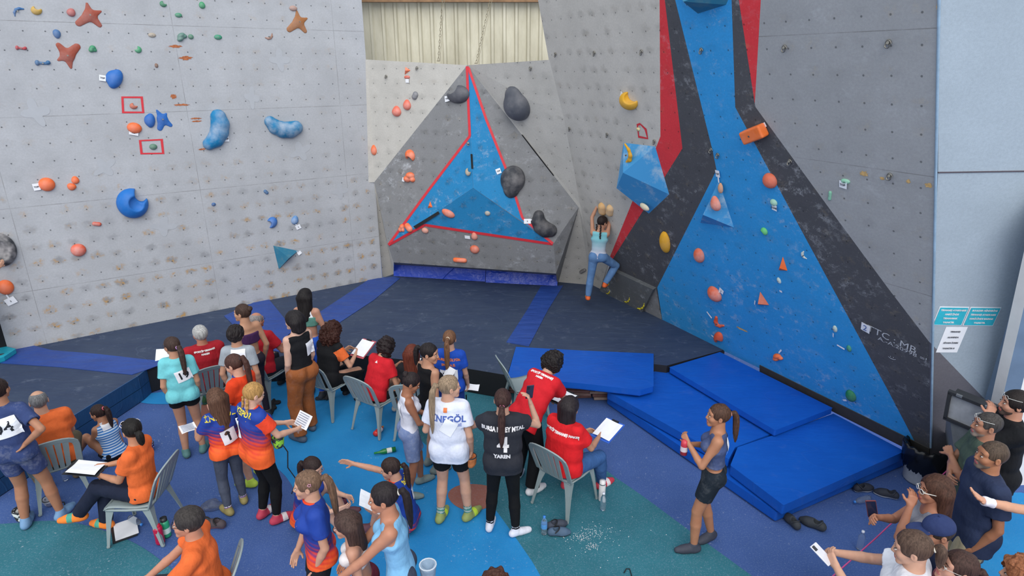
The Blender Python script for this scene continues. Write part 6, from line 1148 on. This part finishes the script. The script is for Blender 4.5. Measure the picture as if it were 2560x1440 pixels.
bottle(1507, 1274, PET, glass(), 'clear water bottle in front of the white flask', PCW)
bottle(1504, 1250, [(.001, 0), (.034, .002), (.036, .01), (.036, .20), (.033, .205), (.033, .25), (.001, .255)], flat('d8d6d6', .35), 'white flask standing beside the red sneaker', ([(.0345, .206), (.0345, .216)], flat('9aa0a4', .3, .8)))
bottle(2148, 1372, PET, glass(), 'clear bottle standing by the pink cord at the lower right', PCW); bottle(2172, 1250, PET, glass(), 'clear bottle lying in front of the dark clogs by the bin', PC, lie=-70)
bottle(165, 1200, PET, glass(), 'clear bottle under the chair of the balding person in orange', PC); bottle(326, 1300, PET, glass(), 'clear blue-tinted bottle lying under the chair of the person with crossed legs', PC, lie=60)
bottle(402, 1357, [(.001, 0), (.040, .004), (.043, .02), (.040, .10), (.043, .17), (.036, .195), (.001, .20)], flat('b01a40', .25), 'squat crimson bottle left of the orange person\'s head at the bottom', ([(.030, .19), (.030, .215), (.012, .225), (.001, .226)], flat('c01838', .3)))
bottle(418, 1340, [(.001, 0), (.040, .004), (.042, .02), (.042, .16), (.030, .19), (.001, .192)], flat('2f9a70', .3), 'green wide-necked bottle with a black lid behind the crimson one', ([(.032, .185), (.032, .22), (.001, .224)], flat('22262a', .4)), band=(.0428, .05, .11, flat('d0e4dc', .5)))
bottle(938, 1092, [(.001, 0), (.034, .004), (.036, .02), (.034, .09), (.036, .14), (.020, .165), (.001, .168)], flat('d8352c', .3), 'red sports bottle lying on the light blue floor', ([(.014, .165), (.014, .185), (.008, .20), (.001, .201)], flat('d89040', .4)), lie=160, band=(.0365, .095, .13, flat('e8e0e0', .5)))
bottle(990, 1128, [(.001, 0), (.030, .003), (.031, .15), (.014, .20), (.012, .26), (.001, .262)], flat('1f7a3a', .2), 'green glass bottle lying on the light blue floor behind the outstretched arm', lie=-70, band=(.0316, .05, .11, flat('d8d8d0', .6)))
bottle(952, 1020, [(.001, 0), (.034, .003), (.035, .24), (.028, .27), (.001, .272)], flat('15161a', .35), 'black flask standing under the chair of the dark curly bob', ([(.0352, .004), (.0352, .02)], flat('a0a4a8', .3, .8)))
bottle(372, 1060, [(.001, 0), (.03, .003), (.031, .14), (.014, .18), (.001, .19)], glass('8fd8a0'), 'small green bottle by the leg of the chair behind the girl in aqua', pos=tuple(at(512, 1010, .006)))
D, p = handpos('g_nav', 0); o = bottle(0, 0, [(.001, 0), (.032, .003), (.033, .12), (.026, .15), (.001, .155)], flat('c43a48', .3), 'red drink bottle gripped by the girl in the navy crop top', pos=tuple(p + D['F'] * .03 - A(0, 0, .13)), band=(.0335, .04, .09, flat('d8c8cc', .5)))
D, p = handpos('g_wht', 1); bottle(0, 0, PET, glass(), 'clear water bottle in the hands of the girl in white', PC, pos=tuple(p + D['F'] * .02 - A(0, 0, .06)))
# mug
m = MB(); m.lathe([(.001, 0), (.036, .001), (.040, .01), (.041, .085), (.038, .085), (.037, .012), (.001, .010)], (0, 0, 0), 20); mg = m.build('mug', flat('c8ccc6', .3), None, tuple(at(120, 1224, .006))); tag(mg, 'white enamel mug standing on the floor under the chair at the left', 'mug'); m = MB(); m.tube([A(-.039, 0, .07), A(-.062, 0, .065), A(-.066, 0, .04), A(-.055, 0, .022), A(-.039, 0, .02)], .005, 0, 8); m.build('handle', flat('c8ccc6', .3), mg)
# loose shoes
def loose_shoe(u, v, yaw, col, sole, label, kind='shoe', L=.25, z=.006, group=None, strap=None, pos=None):
    p = at(u, v, z) if pos is None else A(*pos); a = R(yaw); f = A(-math.sin(a), math.cos(a), 0); r_ = A(math.cos(a), math.sin(a), 0); U = A(0, 0, 1); s = L / .25
    T = [cone(-f * .085 * s + U * .035 * s, f * .05 * s + U * .030 * s, .038 * s, .042 * s, .03), cone(f * .03 * s + U * .03 * s, f * .095 * s + U * .022 * s, .044 * s, .028 * s, .03), cut(A(0, 0, .001), A(0, 0, -1))]
    if kind != 'flip': T += [cone(-f * .075 * s + U * .05 * s, f * .0 * s + U * .055 * s, .034 * s, .030 * s, .02), ell(-f * .035 * s + U * .085 * s, (.030 * s, .030 * s, .062 * s), None, .008, 'sub')]
    else: T = [cone(-f * .09 * s + U * .006, f * .09 * s + U * .006, .042 * s, .048 * s, .03), cut(A(0, 0, .001), A(0, 0, -1)), cut(A(0, 0, .022), A(0, 0, 1)), cone(f * .03 * s - r_ * .05 * s + U * .02, f * .03 * s + r_ * .05 * s + U * .02, .022, .022, .01)]
    v_, f_ = blob(T, .0055); c_ = v_[f_].mean(1); o = meshobj(kind if kind in ('clog', 'climbing_shoe') else {'flip': 'slipper', 'shoe': 'shoe'}[kind], v_, f_, [flat(col, .75), flat(sole, .6)], None, tuple(p), (c_[:, 2] < .018 * s).astype(int)); tag(o, label, {'clog': 'clog', 'climbing_shoe': 'climbing shoe', 'flip': 'slipper', 'shoe': 'shoe'}[kind], group)
    if strap or kind == 'clog':
        m = MB(); q = [-f * .05 * s + r_ * t * .045 * s + U * (.055 + .035 * math.sqrt(max(0, 1 - t * t))) * s + f * .05 * s * (1 if strap else -.6) * math.sqrt(max(0, 1 - t * t)) for t in np.linspace(-1, 1, 9)]; m.tube(q, .006 * s, 0, 6); m.build('strap', flat(strap or col, .7), o)
    return o
loose_shoe(1978, 1308, 12, '35393e', '2a2d31', 'dark grey clog by the crash pads, left of the pair', 'clog'); loose_shoe(2030, 1315, 48, '35393e', '2a2d31', 'dark grey clog by the crash pads, right of the pair', 'clog', .27)
loose_shoe(2158, 1226, -80, '262a36', 'c8ccd0', 'navy clog with a white sole in front of the bin, left of the pair', 'clog'); loose_shoe(2214, 1240, 62, '262a36', 'c8ccd0', 'navy clog with a white sole in front of the bin, right of the pair', 'clog')
loose_shoe(1392, 1318, -70, '3c4250', '22242a', 'blue-grey climbing shoe with velcro beside the water bottle, upper one', 'climbing_shoe', .24, strap='1a1b20'); loose_shoe(1398, 1336, -85, '4a6078', '22242a', 'blue-grey climbing shoe with velcro beside the water bottle, lower one', 'climbing_shoe', .24, strap='1a1b20')
loose_shoe(677, 1008, -85, '17181b', '17181b', 'black slipper lying behind the blond girl, upper one', 'flip'); loose_shoe(678, 1026, 10, '17181b', '17181b', 'black slipper lying behind the blond girl, lower one', 'flip'); loose_shoe(812, 996, -80, '2a2c30', '2a2c30', 'black slipper under the chair of the person with auburn curls', 'flip')
loose_shoe(512, 1312, 60, '3a3a40', '8a4a4a', 'worn black climbing shoe in a heap right of the orange person, left one', 'climbing_shoe', strap='18191c'); loose_shoe(538, 1316, 80, '4a4044', '9a5a52', 'worn black climbing shoe in a heap right of the orange person, right one', 'climbing_shoe', strap='18191c')
loose_shoe(855, 1255, 30, '5a2438', '3a3a44', 'dark red climbing shoe beside the girl hugging her knees', 'climbing_shoe', strap='1a1b20')
# bags
def bag(pos, r, h, col, label, rim='33363c', name='chalk_bag', belt=None, var=None):
    v_, f_ = blob([cone((0, 0, r * .7), (0, 0, h), r * .85, r, .02), ell((0, 0, h + r * .7), (r * .8, r * .8, r * 1.0), None, .008, 'sub'), cut((0, 0, h + r * .2), (0, 0, 1)), cut((0, 0, .002), (0, 0, -1))], .006, wobble(.004, 60, int(r * 1e4))); o = meshobj(name, v_, f_, var or fabric(col), None, tuple(pos)); tag(o, label, 'bag'); m = MB(); m.tube([A(math.cos(a) * r * .95, math.sin(a) * r * .95, h + r * .2) for a in np.linspace(0, 2 * math.pi, 17)], .006, 0, 6); m.build('rim', flat(rim, .7), o)
    if belt: m = MB(); m.tube([A(*q) for q in belt], .006, 0, 6); m.build('belt', flat('1a1b20', .8), o)
    return o
def spotty(c1, c2, sc):
    n = N('patterned_fabric'); co = n.co('Object'); f = n.math('GREATER_THAN', n.noise(co, sc, 2), .54); return n.done(n.mix(f, lin(c1), lin(c2)), .8)
bag(at(376, 1128, .006), .055, .10, '5a4a80', 'purple and white patterned chalk bag on the floor behind the girl in stripes', var=spotty('463a78', 'd8d4e4', 40))
bag(at(60, 1300, .006), .075, .12, '888888', 'round black, white and green bag on the floor between the legs of number 94', var=spotty('23262a', 'd8dcd8', 18)); bag(at(128, 1262, .006), .07, .07, '9a9ea8', 'light grey chalk bag lying by the chair leg at the left', var=spotty('a8acb8', '70748a', 10), belt=[(.05, 0, .03), (.12, .03, .01), (.16, -.02, .01)])
D, p = handpos('w_ego', 1); bag(p + A(-.01, 0, -.19), .062, .11, 'c87a48', 'orange chalk bag hanging from the hand of the person in the white football shirt', belt=[(0, .0, .11), (.02, 0, .17), (-.02, 0, .2)]); D, p = handpos('g_wht', 0); bag(p + A(.07, .0, -.20), .062, .11, 'b8664c', 'terracotta chalk bag hanging in front of the girl in white', belt=[(0, 0, .11), (-.03, 0, .2)])
D = PEOPLE['w_lbt']; bag(D['root'] + D['P'] - D['F'] * .20 + A(0, 0, -.12), .065, .12, '8fa4b8', 'pale blue chalk bag clipped behind the person in the light blue tank top', rim='c8d0d8')
D = PEOPLE['g_jr2']; p = D['root'] + D['P'] + D['F'] * .16 + D['Rt'] * .12; bag(p + A(0, 0, .0), .06, .11, '8fd040', 'lime green chalk bag with long black straps in front of the blond girl', belt=[(.0, 0, .11), (.08, 0, -.05), (.05, .02, -.25), (.13, 0, -.38), (.06, 0, -.55)], var=spotty('8fd040', '2a3440', 20))
v_, f_ = blob([cone((0, 0, .03), (.16, .04, .02), .05, .04, .03), ell((.06, .03, .06), (.07, .05, .05), None, .03)], .008, wobble(.012, 40, 5)); pb = meshobj('plastic_bag', v_, f_, glass('b8bcc4', .15), None, tuple(at(515, 1275, .006))); tag(pb, 'clear crumpled plastic bag on the floor beside the worn climbing shoes', 'bag')
m = MB(); m.box((0, 0, .006), (.21, .297, .010), 0); o = m.build('folder', flat('1c1e22', .5), None, tuple(at(310, 1328, .008))); o.rotation_euler = (0, 0, R(35)); tag(o, 'black folder with white sheets under the chair of the person with crossed legs', 'folder'); m = MB(); m.box((.02, .01, .014), (.20, .28, .004), 0); m.build('sheet', PAPER, o)
# rubbish bin
bp = at(2300, 1205, .006); bp = A(bp[0] + .02, bp[1] + .05, .006); m = MB(); m.lathe([(.001, 0), (.16, .002), (.165, .02), (.205, .42), (.215, .42), (.215, .44), (.20, .44), (.16, .03), (.001, .025)], (0, 0, 0), 28); bn = m.build('rubbish_bin', flat('a9adb2', .5), None, tuple(bp)); tag(bn, 'round grey rubbish bin lined with a black bag in the corner', 'rubbish bin')
prof = [(.165, .14), (.20, .20), (.222, .32), (.232, .43), (.215, .465), (.19, .455), (.17, .36), (.14, .25), (.001, .22)]; m = MB(); vs = []; seg = 48
for r, z in prof: vs += [A((r + .010 * math.sin(k * 2.3 + z * 30) + .006 * math.sin(k * 5.1 + z * 11)) * math.cos(2 * math.pi * k / seg), (r + .010 * math.sin(k * 2.3 + z * 30)) * math.sin(2 * math.pi * k / seg), z + .012 * math.sin(k * 1.7)) for k in range(seg)]
m.add(vs, [(i * seg + k, i * seg + (k + 1) % seg, (i + 1) * seg + (k + 1) % seg, (i + 1) * seg + k) for i in range(len(prof) - 1) for k in range(seg)], 0, smooth=True); m.build('bin_liner', flat('101114', .25, name='black_film'), bn)
# floodlight leaning in the corner
a, b, c, d = A(4.55, 5.30, 1.42), A(5.15, 4.92, 1.28), A(5.02, 4.90, .92), A(4.43, 5.28, 1.04)
a = atY(2378, 980, 5.35); b = atY(2502, 1030, 5.05); c = atY(2478, 1096, 5.05); d = atY(2366, 1044, 5.35)
x = unit(b - a); y = unit(a - d); n_ = np.cross(x, y); n_ = n_ if n_[1] < 0 else -n_; cc = (a + b + c + d) / 4; W, Hh = np.linalg.norm(b - a), np.linalg.norm(a - d); M3 = np.stack([x, y, n_]).T; m = MB()
for sx, sy, ww, hh_ in ((0, .5, W + .03, .03), (0, -.5, W + .03, .03), (.5, 0, .03, Hh), (-.5, 0, .03, Hh)): m.box(cc + x * W * sx + y * Hh * sy, (ww, hh_, .05), 0, M3)
m.box(cc - n_ * .10, (W * .9, Hh * .85, .14), 0, M3); fl = m.build('floodlight', flat('2a2c30', .6)); tag(fl, 'old rectangular floodlight with a dusty glass leaning in the corner behind the bin', 'floodlight'); m = MB(); m.box(cc - n_ * .005, (W * .96, Hh * .92, .008), 0, M3); m.build('glass_pane', flat('9a9da2', .3, name='dusty_glass', var=.25, scale=6), fl)
for sx in (-.3, .28): m = MB(); m.box(cc + x * W * sx + y * Hh * .53 + n_ * .02, (.05, .02, .03), 0, M3); m.build('latch', flat('8a8c90', .4, .6), fl)
f0 = at(2352, 1150, 0); m = MB(); P = [A(d[0] + .02, d[1] - .02, d[2]), A(c[0], c[1] - .02, c[2]), A(c[0] + .03, c[1] + .02, .01), A(f0[0] + .02, f0[1] - .05, .01)]; m.add(P + [p + A(.05, .12, 0) for p in P], [(0, 1, 2, 3), (7, 6, 5, 4), (0, 4, 5, 1), (1, 5, 6, 2), (2, 6, 7, 3), (3, 7, 4, 0)], 0); tag(m.build('board', flat('6c7072', .8)), 'grey board standing on edge under the floodlight', 'board')
# pink cord to the pillar
q = [at(2060, 1460, .9), at(2190, 1345, .9), at(2290, 1250, .92), atY(2380, 1165, 4.75), atY(2440, 1090, 5.0), atY(2500, 1020, 5.2)]
m = MB(); m.tube(q, .006, 0, 6); tag(m.build('cord', flat('c8508c', .6)), 'pink barrier cord running from the corner down to the right foreground', 'cord')
m = MB(); m.tube([at(1560, 1432, .01), at(1566, 1422, .01), at(1574, 1422, .01), at(1578, 1436, .01), at(1582, 1450, .01)], .005, 0, 6); tag(m.build('cable', flat('1a1a1e', .6)), 'short black cable loop at the bottom edge on the teal floor', 'cable')
place_chair(*at(1316, 1030, 0)[:2], -72, 'empty grey chair standing sideways between the filming girl and the mat')
# walking pole by the girl in blue
m = MB(); p = at(1168, 1085, .006); m.tube([p, p + A(0, .02, .55)], .008, 0, 8); tag(m.build('stick', flat('202226', .4)), 'thin black stick standing on the floor beside the person in the white football shirt', 'stick')
bpy.context.view_layer.update()
